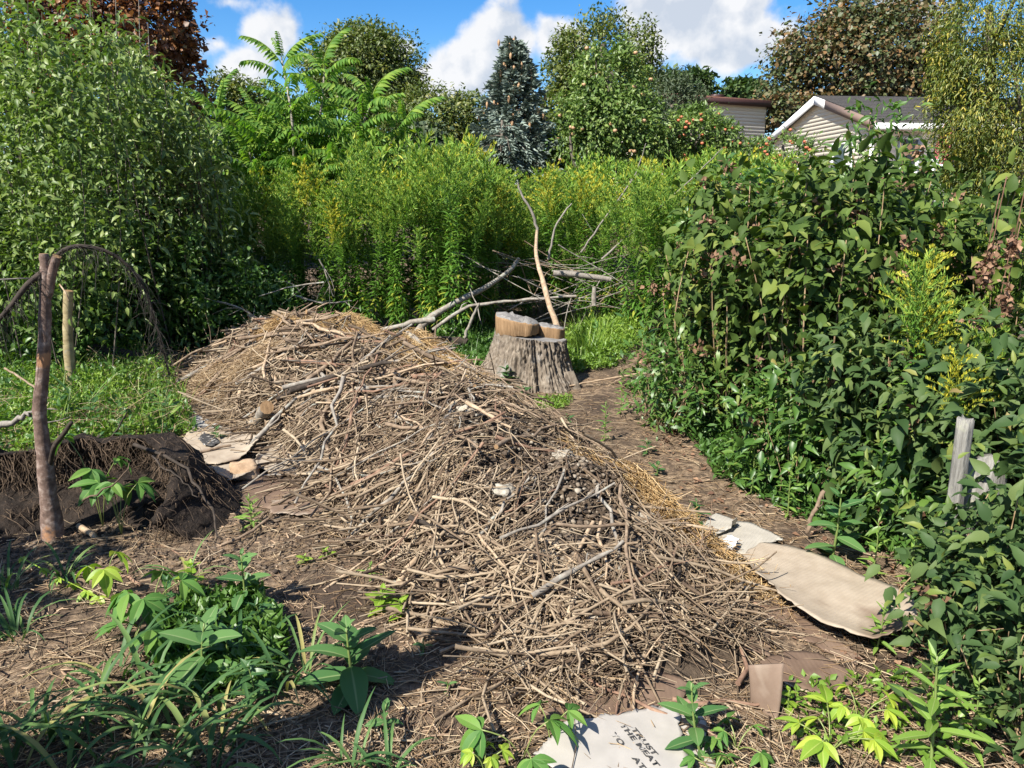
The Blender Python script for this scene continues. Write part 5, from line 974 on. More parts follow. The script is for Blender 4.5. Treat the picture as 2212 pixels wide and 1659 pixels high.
# ---------------------------------------------------------------- ground litter
def ground_litter():
    def pts(n, y0=1.7, y1=8):
        y = y0 + (y1 - y0) * R.rand(n) ** 1.9; x = (R.rand(n) * 2 - 1) * (y * .78 + .3); k = hmound(x, y) < .10; return x[k], y[k]
    gl = lambda x, y: gz(x, y)
    x, y = pts(16000); n = len(x); V, Fl, v = fibres(x, y, R.rand(n) * 6.28, .012 + .05 * R.rand(n) ** 2, .0016 + .0042 * R.rand(n) ** 2, .002 + .008 * R.rand(n), R.normal(size=n) * .15, gl, seg=2, k=3); tag(put('wood_chips', V, Fl, M['chip'], attrs={'v': v}), kind='stuff')
    x, y = pts(5200); n = len(x); V, Fl, v = fibres(x, y, R.rand(n) * 6.28, .07 + .32 * R.rand(n) ** 2, .0013 + .0036 * R.rand(n) ** 2, .004 + .02 * R.rand(n) ** 2, R.normal(size=n) * .06, gl, seg=4, k=3, bend=.5); tag(put('fallen_twigs', V, Fl, M['twig'], attrs={'v': v}), kind='stuff')
    x, y = pts(6500); n = len(x); V, Fl, v = fibres(x, y, R.rand(n) * 6.28, .05 + .2 * R.rand(n), .0011 + .001 * R.rand(n), .004 + .02 * R.rand(n) ** 2, R.normal(size=n) * .1, gl, seg=3, bend=.5); tag(put('scattered_straw', V, Fl, M['straw'], attrs={'v': v}), kind='stuff')
    # sticks lying about in the foreground, each its own
    k = 0
    while k < 30:
        y = 1.85 + 1.6 * R.rand(); x = (R.rand() * 2 - 1) * y * .62
        if hmound(np.array(x), np.array(y)) > .08: continue
        m = R.choice(['bark_brown', 'bark_tan', 'bark_red']); mb = stick_mesh(x, y, R.rand() * 3.14, .25 + .4 * R.rand(), .004 + .005 * R.rand(), .008, R.normal() * .12, R.choice([0, 0, 1])); tag(mb.put('stick', [M[m], M[m]], smooth=True), {'bark_brown': 'brown stick lying on the mulch in front of the pile', 'bark_tan': 'pale stick lying on the mulch in front of the pile', 'bark_red': 'reddish stick lying on the mulch in front of the pile'}[m], 'stick', 'sticks lying on the foreground mulch'); k += 1
ground_litter()

# ---------------------------------------------------------------- cardboard
NC = [0]
def lin_path(pts, n):
    pts = np.array(pts); d = np.concatenate([[0], np.cumsum(np.linalg.norm(np.diff(pts, axis=0), axis=1))]); t = np.linspace(0, d[-1], n); return np.stack([np.interp(t, d, pts[:, c]) for c in range(3)], -1)
def sheet(label, up, lo, mat, lift=.02, curl=None, wave=.012, name='cardboard_sheet', cat='cardboard', nu=26, nv=14, seed=None, crease=None):
    """sheet lofted between an upper and a lower edge given in pixels on the ground; curl: dict edge->height"""
    NC[0] += 1; s = NC[0]
    U = lin_path([G(*p, lift + .015) for p in up], nu); L = lin_path([G(*p, lift + .015) for p in lo], nu); v = np.linspace(0, 1, nv)[:, None, None]; P = U[None] * (1 - v) + L[None] * v
    uu = np.linspace(0, 1, nu)[None]; vv = np.linspace(0, 1, nv)[:, None]
    ed = np.minimum(np.minimum(uu, 1 - uu), np.minimum(vv, 1 - vv)); jj = .005 * (ed < .001); P[..., 0] += jj * R.normal(size=P.shape[:2]); P[..., 1] += jj * R.normal(size=P.shape[:2])
    z = np.maximum(gz(P[..., 0], P[..., 1]), np.minimum(hm(P[..., 0], P[..., 1]) - .02, gz(P[..., 0], P[..., 1]) + .02)); z = z * .5 + z.mean() * .5 + lift + wave * 2 * fb(P[..., 0] * 3.5, P[..., 1] * 3.5, s * 7, 3)
    for e, hgt in (curl or {}).items():
        q = {'u0': 1 - uu + 0 * vv, 'u1': uu + 0 * vv, 'v0': 1 - vv + 0 * uu, 'v1': vv + 0 * uu, 'c': uu * vv, 'd': (1 - uu) * vv, 'e': uu * (1 - vv)}[e]; z = z + hgt * np.clip((q - .55) / .45, 0, 1) ** 2
    P[..., 2] = np.maximum(z, gz(P[..., 0], P[..., 1]) + .004); V = P.reshape(-1, 3); n = nu * nv
    i = (np.arange(nv - 1)[:, None] * nu + np.arange(nu - 1)[None]).ravel(); q = np.stack([i, i + nu, i + nu + 1, i + 1], -1); Vb = V - (0, 0, .004)
    b = np.concatenate([np.arange(nu), np.arange(1, nv) * nu + nu - 1, np.arange(nu - 2, -1, -1) + (nv - 1) * nu, np.arange(nv - 2, 0, -1) * nu]); b2 = np.roll(b, -1)
    return tag(put(name, np.concatenate([V, Vb]), [q, q[:, ::-1] + n, np.stack([b, b2, b2 + n, b + n], -1)], M[mat], smooth=False), label, cat), P
sheet('large tan cardboard sheet with curled lower edge at the right', [(1600, 1203), (1647, 1172), (1744, 1190), (1855, 1240), (1926, 1271), (1995, 1330)], [(1602, 1212), (1640, 1262), (1684, 1308), (1771, 1365), (1882, 1402), (1985, 1375)], 'card', .06, {'v1': .03, 'u1': .03}, wave=.014, nu=40, nv=20)
sheet('ribbed grey cardboard strip above the large tan sheet', [(1500, 1160), (1560, 1122), (1620, 1130), (1690, 1168)], [(1520, 1172), (1570, 1196), (1612, 1206), (1660, 1180)], 'cardribbed', .03)
sheet('raised torn grey flap on the ribbed cardboard strip', [(1508, 1150), (1543, 1110), (1593, 1128)], [(1510, 1163), (1545, 1160), (1590, 1140)], 'cardribbed', .05, {'c': .05}, nu=14, nv=10)
sheet('reddish wet cardboard strip with tan rim at the far right of the pile', [(1410, 1094), (1480, 1092), (1545, 1110)], [(1420, 1100), (1470, 1130), (1525, 1162)], 'cardhalf', .02)
sheet('small tan cardboard corner farthest back along the right foot', [(1308, 1028), (1336, 1024), (1372, 1044), (1402, 1064)], [(1318, 1046), (1345, 1060), (1375, 1072), (1395, 1078)], 'card', .03, nu=16, nv=8)
sheet('long wet brown cardboard under the large tan sheet', [(1600, 1262), (1684, 1305), (1780, 1372), (1870, 1425)], [(1585, 1290), (1680, 1350), (1780, 1410), (1850, 1440)], 'cardwet', .015)
sheet('wet brown cardboard in front of the large tan sheet', [(1637, 1432), (1700, 1410), (1765, 1415), (1855, 1465)], [(1660, 1465), (1700, 1478), (1765, 1500), (1830, 1490)], 'cardwet', .02)
sheet('wet brown cardboard poking out under the twigs right of the pile', [(1500, 1330), (1580, 1330), (1660, 1370)], [(1520, 1400), (1590, 1410), (1660, 1425)], 'cardwet', .012)
_, PT = sheet('pale printed cardboard with TRUST THE MEAT lettering at the bottom', [(1226, 1568), (1290, 1552), (1356, 1539), (1420, 1528), (1462, 1523)], [(1150, 1640), (1215, 1672), (1290, 1700), (1400, 1720), (1500, 1720)], 'cardprint', .03, {'v1': -.01, 'u0': .012}, wave=.008, nu=34, nv=24)
sheet('pale torn cardboard piece right of the printed one', [(1395, 1536), (1450, 1524), (1510, 1512)], [(1420, 1640), (1480, 1690), (1560, 1700)], 'cardprint', .012, wave=.006)
sheet('wet brown cardboard behind the printed one', [(1190, 1482), (1290, 1455), (1400, 1450), (1490, 1490)], [(1170, 1570), (1260, 1560), (1370, 1540), (1470, 1522)], 'cardwet', .012)
sheet('wet brown cardboard square at the pile front left of the grey clumps', [(990, 1416), (1030, 1405), (1072, 1444)], [(1040, 1485), (1075, 1500), (1108, 1505)], 'cardwet', .015, nu=14, nv=12)
sheet('small wet cardboard scrap near the dark leaved milkweed', [(840, 1255), (870, 1243), (900, 1262)], [(848, 1282), (875, 1300), (900, 1300)], 'cardwet', .015, nu=12, nv=8)
sheet('brown cardboard scrap left of the pile front', [(930, 1352), (960, 1342), (980, 1356)], [(932, 1378), (950, 1372), (978, 1366)], 'cardwet', .015, nu=12, nv=8)
sheet('grey cardboard strip at the far left foot of the pile', [(352, 848), (395, 868), (425, 890)], [(372, 868), (400, 895), (440, 915)], 'cardgrey', .02)
sheet('grey cardboard sheet with folded edge behind the tan sheets', [(386, 900), (430, 896), (482, 922)], [(396, 918), (430, 935), (474, 934)], 'cardgrey', .03)
sheet('tan cardboard with dark print block at the left', [(376, 968), (415, 926), (500, 926)], [(392, 990), (440, 978), (505, 955)], 'card', .03)
sheet('tan cardboard sheet with raised right corner on the left side', [(440, 985), (500, 945), (525, 934), (570, 957)], [(405, 1003), (470, 1005), (530, 990), (548, 980)], 'card', .06, {'u1': .06}, nu=24)
sheet('tan cardboard piece with pointed top next to the left flank sticks', [(556, 992), (598, 957), (625, 985), (645, 1012)], [(535, 1002), (575, 1014), (605, 1028), (640, 1025)], 'card', .05, {'v0': .03})
sheet('front tan cardboard sheet with curled lower edge on the left', [(396, 1003), (470, 988), (560, 992)], [(455, 1054), (510, 1040), (565, 1014)], 'card', .05, {'v1': .02})
sheet('wet brown cardboard under the tan rock', [(470, 1052), (560, 1030), (670, 1040)], [(490, 1085), (590, 1098), (690, 1092)], 'cardwet', .012)
sheet('tan cardboard remnant below the tan rock', [(588, 1082), (645, 1074), (705, 1084)], [(584, 1108), (645, 1116), (700, 1108)], 'cardhalf', .02)
# standing half-dry flap
def flap():
    q = [G(1620, 1535), G(1678, 1566)]; tops = [at(1616, 1443, q[0][1] + .03), at(1692, 1439, q[0][1] - .02)]; nu, nv = 12, 16; P = np.zeros((nv, nu, 3)); u = np.linspace(0, 1, nu)[None, :, None]; v = np.linspace(0, 1, nv)[:, None, None]
    P = (tops[0] * (1 - u) + tops[1] * u) * (1 - v) + (q[0] * (1 - u) + q[1] * u) * v; P[..., 1] -= .010 * np.sin(np.linspace(0, math.pi, nv))[:, None]; P[..., 2] += .01; V = P.reshape(-1, 3); n = len(V); i = (np.arange(nv - 1)[:, None] * nu + np.arange(nu - 1)[None]).ravel(); qd = np.stack([i, i + nu, i + nu + 1, i + 1], -1)
    b = np.concatenate([np.arange(nu), np.arange(1, nv) * nu + nu - 1, np.arange(nu - 2, -1, -1) + (nv - 1) * nu, np.arange(nv - 2, 0, -1) * nu]); b2 = np.roll(b, -1)
    tag(put('cardboard_flap', np.concatenate([V, V + (0, .005, 0)]), [qd, qd[:, ::-1] + n, np.stack([b, b2, b2 + n, b + n], -1)], M['cardhalf']), 'upright wet cardboard flap with pale dry top corner', 'cardboard')
flap()
sheet('crumpled white paper scrap on the ribbed cardboard', [(1548, 1182), (1575, 1160), (1597, 1168)], [(1552, 1188), (1575, 1188), (1594, 1178)], 'paper', .075, {'c': .02}, wave=.03, name='paper_scrap', cat='paper', nu=14, nv=10)
sheet('dark printed block on the tan cardboard at the left', [(430, 950), (440, 938), (462, 944)], [(440, 962), (460, 966), (478, 958)], 'ink', .048, wave=.006, name='printed_panel', cat='print', nu=10, nv=8)
# lettering
def letters(txt, px, py, ang, hpx, prnt, spread=1.0):
    cu = bpy.data.curves.new('lettering', 'FONT'); cu.body = txt; cu.size = 1; cu.extrude = 0; cu.offset = .03; cu.space_character = 1.1; tmp = bpy.data.objects.new('tmp', cu); COL.objects.link(tmp); bpy.context.view_layer.update()
    me = bpy.data.meshes.new_from_object(tmp.evaluated_get(bpy.context.evaluated_depsgraph_get())); bpy.data.objects.remove(tmp); V = np.zeros(len(me.vertices) * 3); me.vertices.foreach_get('co', V); V = V.reshape(-1, 3)
    o = G(px, py, .045); a = G(px + math.cos(ang) * 40, py + math.sin(ang) * 40, .045); ex = nz(a - o); ey = np.array([-ex[1], ex[0], 0]); s = hpx
    W = o + V[:, 0:1] * ex * s + V[:, 1:2] * ey * s * .66; T = PT[..., :].reshape(-1, 3); d = ((W[:, None, :2] - T[None, :, :2]) ** 2).sum(-1); nn = np.argsort(d, 1)[:, :4]; W[:, 2] = T[nn, 2].max(1) + .003
    for v, w in zip(me.vertices, W - np.array(prnt.location)): v.co = w
    me.materials.clear(); me.materials.append(M['ink']); link('lettering', me, prnt)
_pc = [o for o in bpy.data.objects if o.get('label', '').startswith('pale printed cardboard')][0]
_A = math.radians(49); _S = float(np.linalg.norm(G(1410, 1628) - G(1365, 1576))) / 3.05
for _t, _x, _y in (('TRUST', 1362, 1580), ('THE MEAT', 1337, 1572), ('YO', 1318, 1592), ('AT', 1364, 1643)): letters(_t, _x, _y, _A, _S, _pc)

# ---------------------------------------------------------------- rock, post, dead trunks, root bank
def rock(label, px, py, Y, r, mat='rock', name='rock', seed=1, sq=(1.15, .9, .75)):
    c = at(px, py, Y); tv, tf = IC3; q = np.sign(tv) * np.abs(tv) ** .86; nn = np.array([mnoise.noise(Vector(p * 1.4 + (seed * 3.1, 0, 0))) + .4 * mnoise.noise(Vector(p * 4 + (seed, 2, 0))) for p in tv]); V = q * (1 + .42 * nn)[:, None] * r * np.array(sq); V = V + np.array([c[0], Y, float(gz(c[0], Y)) + r * sq[2] * .75]); return tag(put(name, V, [tf], M[mat], smooth=True), label, 'rock')
rock('blocky tan rock weighing down the cardboard on the left', 530, 1030, 4.42, .085)
def post():
    b = at(2085, 905, 2.62); zb = float(gz(b[0], 2.62)); top = b[2]; t = thing('fence_post', 'short weathered grey wooden post among the shrubs at the right', 'post', (b[0], 2.62, zb))
    n = 20; w = .024; rows = []; a = np.linspace(0, 2 * math.pi, n, endpoint=False)
    for z in np.linspace(0, 1, 22):
        sq = np.maximum(np.abs(np.cos(a)), np.abs(np.sin(a))); r = w / sq * .97 + .003 * fb(a * 5, np.full(n, z * 2.2), 7, 3); rows.append(np.stack([b[0] + r * np.cos(a + .5) + .02 * (1 - z), 2.62 + r * np.sin(a + .5), np.full(n, zb + (top - zb) * z) + (.006 * R.normal(size=n) if z == 1 else 0)], -1))
    V = np.concatenate(rows + [rows[-1].mean(0)[None]]); j = np.arange(n); Q = np.concatenate([np.stack([k * n + j, k * n + (j + 1) % n, (k + 1) * n + (j + 1) % n, (k + 1) * n + j], -1) for k in range(21)]); tri = np.stack([21 * n + j, 21 * n + (j + 1) % n, np.full(n, 22 * n)], -1); put('shaft', V, [Q, tri], M['post'], t)
    c = at(2128, 1035, 2.72); n = 24; a = np.linspace(0, 2 * math.pi, n, endpoint=False); rr = .085 * (1 + .06 * R.normal(size=n)); prof = np.stack([rr * np.cos(a) * .95, rr * np.sin(a)], -1); prof[:, 1] = np.where(prof[:, 1] < 0, prof[:, 1] * 9, prof[:, 1]); zb2 = float(gz(c[0], 2.72))
    F0 = np.stack([c[0] + prof[:, 0], np.full(n, 2.72), np.maximum(c[2] + prof[:, 1], zb2)], -1); Bk = F0 + (0.01, .05, 0); V = np.concatenate([F0, Bk, F0.mean(0)[None] + (0, -.006, 0), Bk.mean(0)[None]]); j = np.arange(n)
    tag(put('plank', V, [np.stack([j, j + n, (j + 1) % n + n, (j + 1) % n], -1), np.stack([j, (j + 1) % n, np.full(n, 2 * n)], -1), np.stack([(j + 1) % n + n, j + n, np.full(n, 2 * n + 1)], -1)], M['post']), 'round topped weathered board behind the grey post', 'board')
post()
def dead_tree():
    Y = 3.55; base = at(118, 1165, 3.6); base[2] = float(gz(base[0], 3.6)); t = thing('dead_sapling', 'dead cherry barked trunk with broken forked top and an arching bare branch', 'tree', base)
    P = [at(px, py, Y) for px, py in [(118, 1190), (112, 1120), (104, 1060), (98, 1000), (90, 930), (86, 880), (92, 820), (97, 740), (98, 660), (100, 600), (95, 548)]]; pth = smooth_path(P, 44); f = np.linspace(0, 1, 44); r = np.interp(f, [0, .08, .2, .45, .8, 1], [.066, .050, .040, .031, .028, .020]) * (1 + .035 * R.normal(size=44))
    mb = MB(); V, Q, C = tube(pth, r, 12); mb.add(V, [Q]); mb.add(V, [C], 1); V, Q, C = tube(smooth_path([at(104, 640, Y), at(112, 595, Y), at(124, 553, Y - .02)], 7), [.02, .022, .022, .021, .02, .02, .019], 9); mb.add(V, [Q]); mb.add(V, [C], 1)
    mb.put('trunk', [M['bark_birch'], M['cutwood']], t, smooth=True)
    def br(pts, r, m, hair=0, n=16):
        W = smooth_path([at(px, py, y) for px, py, y in pts], n); mb = MB(); V, Q, C = tube(W, np.linspace(*r, n), 6); mb.add(V, [Q, C])
        for k in range(hair):
            q = R.rand() ** .7; p = np.array([np.interp(q, np.linspace(0, 1, n), W[:, c]) for c in range(3)]); d = R.normal(size=3) * .7 + (0, 0, -.9); L = .02 + .13 * R.rand() ** 2; V, Q, C = tube(smooth_path([p, p + d * L * .5 + R.normal(size=3) * .012, p + d * L * .8 + (0, 0, -L * .5)], 4), [.0016, .0012, .0009, .0006], 3); mb.add(V, [Q], 1)
        return mb.put('branch', [M[m], M['hair']], t, smooth=True)
    br([(108, 570, 3.55), (140, 540, 3.55), (180, 532, 3.6), (235, 545, 3.65), (285, 582, 3.7), (318, 635, 3.75), (335, 690, 3.8), (350, 745, 3.85), (366, 810, 3.9)], (.012, .0035), 'bark_dark', 260, 26)
    br([(98, 585, 3.55), (60, 615, 3.5), (25, 660, 3.45), (-10, 700, 3.4)], (.016, .010), 'bark_dark', 160)
    br([(108, 1010, 3.56), (118, 965, 3.5), (140, 935, 3.48), (155, 912, 3.46)], (.014, .010), 'bark_dark', 0)
    br([(-10, 605, 3.5), (40, 602, 3.55), (66, 602, 3.6)], (.004, .003), 'silver', 0); br([(130, 615, 3.55), (142, 632, 3.5), (150, 650, 3.5)], (.004, .003), 'bark_tan', 0)
dead_tree()
def sawn_pole():
    base = at(156, 850, 6.35); zb = float(gz(base[0], 6.35)); P = [at(px, py, 6.35) for px, py in [(158, 860), (153, 800), (148, 740), (147, 680), (149, 628)]]; pth = smooth_path(P, 20); r = np.linspace(.045, .037, 20) * (1 + .04 * R.normal(size=20)); mb = MB(); V, Q, C = tube(pth, r, 11); mb.add(V, [Q]); mb.add(V, [C], 1)
    tag(mb.put('sawn_trunk', [M['bark_yellow'], M['cutwood']], smooth=True), 'thin sawn off trunk with yellowish bark behind the dead cherry trunk', 'trunk')
sawn_pole()
branch('dark snag with raised arms behind the root bank', [(205, 1020), (218, 985), (215, 955), (218, 940)], 4.25, (.02, .016), 'bark_dark', 'snag'); branch('thin dark twig leaning right from the snag', [(212, 1000), (240, 950), (275, 890)], 4.25, (.009, .004), 'bark_dark', 'snag')
branch('pale dead branch reaching in from the left edge', [(-20, 925), (40, 905), (70, 890)], 4.0, (.022, .008), 'silver', side=2); branch('thin pale cane crossing behind the dead trunk at the left', [(10, 795), (60, 825), (105, 860)], 5.0, (.007, .006), 'bark_tan', 'cane')
def bank():
    """dark overturned root plate: soil bank with a steep undercut face"""
    nx, nv = 120, 60; pxs = np.linspace(-120, 500, nx); top = np.interp(pxs, [-120, 0, 60, 160, 240, 300, 360, 410, 450, 480, 500], [960, 980, 978, 958, 955, 950, 958, 985, 1035, 1095, 1165]); bot = np.interp(pxs, [-120, 100, 250, 360, 420, 500], [1210, 1190, 1168, 1165, 1180, 1180])
    rows = []
    for j, v in enumerate(np.linspace(0, 1, nv)):
        row = []
        for i, px in enumerate(pxs):
            b = G(px, bot[i]); tp = at(px, top[i], b[1] + .42); back = np.array([tp[0] * 1.05, tp[1] + .55, float(gz(tp[0], tp[1] + .5)) - .02]); tp[2] = max(tp[2], float(gz(tp[0], tp[1])) + .03)
            if v < .55:
                f = v / .55; p = b * (1 - f) + tp * f; p = p + np.array([0, .30 * math.sin(f * math.pi) * (1 - math.exp(-((px - 395) / 45) ** 2) * 1.7), 0])
            else:
                f = (v - .55) / .45; p = tp * (1 - f) + back * f; p[2] = tp[2] * (1 - f ** 2) + back[2] * f ** 2
            row.append(p)
        rows.append(row)
    P = np.array(rows); n1 = fb(P[..., 0] * 5 + P[..., 2] * 3, P[..., 1] * 4 + P[..., 2] * 6, 5, 5); P[..., 1] += n1 * .34; P[..., 0] += fb(P[..., 2] * 8, P[..., 0] * 6, 55, 4) * .14; P[..., 2] += fb(P[..., 0] * 6, P[..., 1] * 6, 15, 4) * .12; P[0, :, 2] = gz(P[0, :, 0], P[0, :, 1]) - .03
    org = P[0, nx // 2]; t = thing('root_plate', 'dark earth bank of an uprooted tree with hanging roots at the left', 'earth bank', (org[0], org[1], float(gz(org[0], org[1])))); i = (np.arange(nv - 1)[:, None] * nx + np.arange(nx - 1)[None]).ravel(); put('earth', P.reshape(-1, 3), [np.stack([i, i + 1, i + nx + 1, i + nx], -1)], M['soil'], t, smooth=True)
    def root(pts, r, m='root'):
        W = smooth_path(pts, 14); W[1:-1] += R.normal(size=(12, 3)) * r; V, Q, C = tube(W, np.linspace(r, r * .4, 14), 6); put('root', V, [Q, C], M[m], t, smooth=True)
    root([at(290, 960, 3.95), at(370, 990, 3.85), at(430, 1045, 3.7), at(462, 1110, 3.5), at(480, 1165, 3.38)], .011, 'bark_dark'); root([at(330, 985, 3.8), at(385, 1030, 3.6), at(430, 1075, 3.5)], .006, 'bark_dark'); root([at(165, 1090, 3.5), at(215, 1065, 3.4), at(262, 1035, 3.4), at(280, 1000, 3.5)], .006)
    for k in range(70):
        px = -60 + 470 * R.rand(); q = .3 + .3 * R.rand(); ii = int(np.argmin(abs(pxs - px))); p = P[int(q * nv), ii] + (0, -.02, 0); L = .08 + .22 * R.rand(); d = np.array([R.normal() * .5, -.25, -1.0]); root([p, p + d * L * .5 + R.normal(size=3) * .03, p + d * L + R.normal(size=3) * .05], .002 + .004 * R.rand() ** 2)
    mb = MB()
    for k in range(3200):
        px = -80 + 560 * R.rand(); q = R.rand(); ii = int(np.argmin(abs(pxs - px))); p = P[int(q * (nv - 1)), ii] + (0, -.01, 0); d = np.array([R.normal() * .6, -.4, -.8]); L = .03 + .20 * R.rand() ** 2; V, Q, C = tube(smooth_path([p, p + d * L * .5 + R.normal(size=3) * .02, p + d * L], 4), .0007 + .0013 * R.rand(), 3); mb.add(V, [Q])
    o = mb.put('rootlets', M['root'], t); o['kind'] = 'stuff'
    x = (R.rand(2600) * 1.9 - 2.75); y = 3.15 + .75 * R.rand(2600); x2 = x * y / 3.4; V, Fl, v = lumps(x2, y, gz(x2, y) + .003, .003 + .013 * R.rand(2600) ** 3, R.rand(2600) * .6); tag(put('soil_crumbs', V, Fl, M['clod'], attrs={'v': v}), kind='stuff')
bank()

# ---------------------------------------------------------------- ground plants
def leaf_mesh(name, mat, aspect, droop, fold, seed, shape=.85, tip=1.0, ny=8, wavy=.0):
    rr = np.random.RandomState(seed); ys = np.linspace(0, 1, ny); w = np.sin(np.pi * ys ** shape) ** tip; w = np.maximum(w, 0); w[0] = .06; w[-1] = 0.01; xs = np.array([-1, -.55, -.07, 0, .07, .55, 1]); V = []; U = []
    for yv, wv in zip(ys, w):
        th = -droop * yv
        for q in xs: V.append((q * wv * aspect / 2, math.sin(.9 * yv * max(droop, .05)) / (.9 * max(droop, .05)) if droop else yv, abs(q) * wv * aspect * fold - droop * .5 * yv ** 2 + wavy * rr.normal() * abs(q) * wv)); U.append(abs(q))
    V = np.array(V); n = len(xs); i = (np.arange(ny - 1)[:, None] * n + np.arange(n - 1)[None]).ravel(); return mk(name, V, [np.stack([i, i + 1, i + n + 1, i + n], -1)], M[mat], attrs={'u': np.array(U), 'v': np.full(len(V), rr.rand())}, smooth=True)
def palm_mesh(mat, seed, k=5, aspect=.38, droop=.55):
    rr = np.random.RandomState(seed); mb = MB(); tv = leaf_mesh('x', mat, aspect, droop, .18, seed, .8, 1, 7, .012); V0 = np.zeros(len(tv.vertices) * 3, np.float32); tv.vertices.foreach_get('co', V0); V0 = V0.reshape(-1, 3); n = 7; i = (np.arange(6)[:, None] * n + np.arange(n - 1)[None]).ravel(); q = np.stack([i, i + 1, i + n + 1, i + n], -1); U = np.tile(np.abs([-1, -.55, -.07, 0, .07, .55, 1]), 7); bpy.data.meshes.remove(tv)
    for j in range(k):
        a = (j - (k - 1) / 2) * (2.75 / (k - 1)); s = (1 - .28 * abs(j - (k - 1) / 2) / ((k - 1) / 2)) * (.9 + .2 * rr.rand()); Rz = Matrix.Rotation(-a, 3, 'Z') @ Matrix.Rotation(rr.normal() * .2 - .1, 3, 'X'); V = V0 * s @ np.array(Rz).T; mb.add(V, [q], u=U, v=np.full(len(V), rr.rand()))
    return mb.mesh('leaf', [M[mat]], smooth=True)
def forb(name, label, px, py, h, leafs, n, size, mode='spiral', lean=(0, 0), group=None, cat='plant', stem='stemgreen', z=None, f0=.12, top=.45, r=.004, el0=-.05, el1=.9, at3=None, sizef=None):
    b = G(px, py) if at3 is None else np.array(at3); b[2] = float(max(gz(b[0], b[1]), hm(b[0], b[1]))) if z is None else z; t = thing(name, label, cat, b, group); tip = np.array([lean[0], lean[1], h]); pth = smooth_path([(0, 0, 0), tip * .5 + R.normal(size=3) * .008 * (1, 1, 0), tip], 8)
    V, Q, C = tube(pth, r * np.linspace(1, .45, 8), 6); link('stem', mk('stem', V, [Q, C], M[stem], attrs={'v': np.full(len(V), .5)}, smooth=True), t)
    for k in range(n):
        if mode == 'pair': f = f0 + (1 - f0) * ((k // 2) / max(1, (n - 1) // 2)); az = (k % 2) * math.pi + (k // 2) * math.pi / 2 + R.normal() * .22
        else: f = f0 + (1 - f0) * (k / max(1, n - 1)); az = k * 2.3999 + R.normal() * .25
        p = [np.interp(f, np.linspace(0, 1, 8), pth[:, c]) for c in range(3)]; s = size * ((math.sin(math.pi * (.18 + .72 * f))) ** .6 * (1 - (1 - top) * f ** 3) if sizef is None else sizef(f)) * (.85 + .3 * R.rand())
        o = link('leaf', leafs[R.randint(len(leafs))], t, p); o.rotation_euler = (el0 + (el1 - el0) * f ** 1.6 + R.normal() * .14, R.normal() * .15, az); o.scale = (s, s, s)
    return t
MW = [leaf_mesh('leaf', 'milkweed', .46, d, .12, s, .8, .75, wavy=.012) for s, d in ((1, .25), (2, .45), (3, .15), (4, .6))]
WL = [leaf_mesh('leaf', 'willow', .22, d, .15, s, .75, .9) for s, d in ((5, .3), (6, .5), (7, .15))]
DF = [leaf_mesh('leaf', 'darkforb', .42, d, .14, s, .7, .85, wavy=.02) for s, d in ((8, .5), (9, .8), (10, .3))]
LF = [leaf_mesh('leaf', 'limeforb', .62, d, .12, s, .65, .8, wavy=.03) for s, d in ((11, .4), (12, .7))]
LN = [leaf_mesh('leaf', 'creeper', .26, d, .15, s, .7, .9) for s, d in ((13, .4), (14, .7), (15, .2))]
PV = [palm_mesh('creeper', s) for s in (1, 2, 3)]; PL = [palm_mesh('limeforb', s, 5, .42, .5) for s in (4, 5)]
forb('milkweed', 'dark broad leaved milkweed standing half in shadow at the front', 765, 1492, .22, MW, 16, .20, 'pair', (-.02, .02), r=.007)
forb('milkweed', 'pale green milkweed with large spread leaves among the left grass', 448, 1480, .23, MW, 12, .19, 'pair', (0, .03), r=.006)
forb('milkweed', 'upright milkweed left of the straight pale stick', 535, 1335, .26, MW, 14, .15, 'pair', (-.01, .02), r=.006)
forb('milkweed', 'milkweed beside the right edge of the printed cardboard', 1512, 1640, .24, MW, 13, .12, 'pair', (-.035, .03), r=.005)
forb('milkweed', 'tall large leaved milkweed above the tan cardboard on the right', 1795, 1222, .36, MW, 16, .17, 'pair', (.01, .0), r=.007)
forb('willowherb', 'fresh light green narrow leaved plant below the left cardboard', 543, 1145, .18, WL, 22, .10, 'spiral')
forb('willowherb', 'tall evening primrose with long narrow leaves at the bottom right', 2005, 1690, .36, WL, 26, .15, 'spiral', (.0, .05), r=.006)
forb('willowherb', 'second narrow leaved plant right of the evening primrose', 2085, 1640, .26, WL, 18, .11, 'spiral')
forb('willowherb', 'bright narrow leaved plant at the front of the tan cardboard corner', 1890, 1420, .20, WL, 20, .09, 'spiral', (.01, 0))
forb('milkweed_seedling', 'small milkweed seedling in the bottom shadow', 838, 1592, .10, MW, 8, .075, 'pair')
forb('milkweed_seedling', 'small green seedling beside the wet cardboard scrap', 800, 1265, .09, WL, 8, .075, 'pair')
forb('milkweed_seedling', 'tiny seedling at the edge of the bottom shadow', 915, 1420, .05, MW, 6, .05, 'pair'); forb('milkweed_seedling', 'tiny seedling below the pile front among the pale clumps', 965, 1505, .04, MW, 5, .045, 'pair')
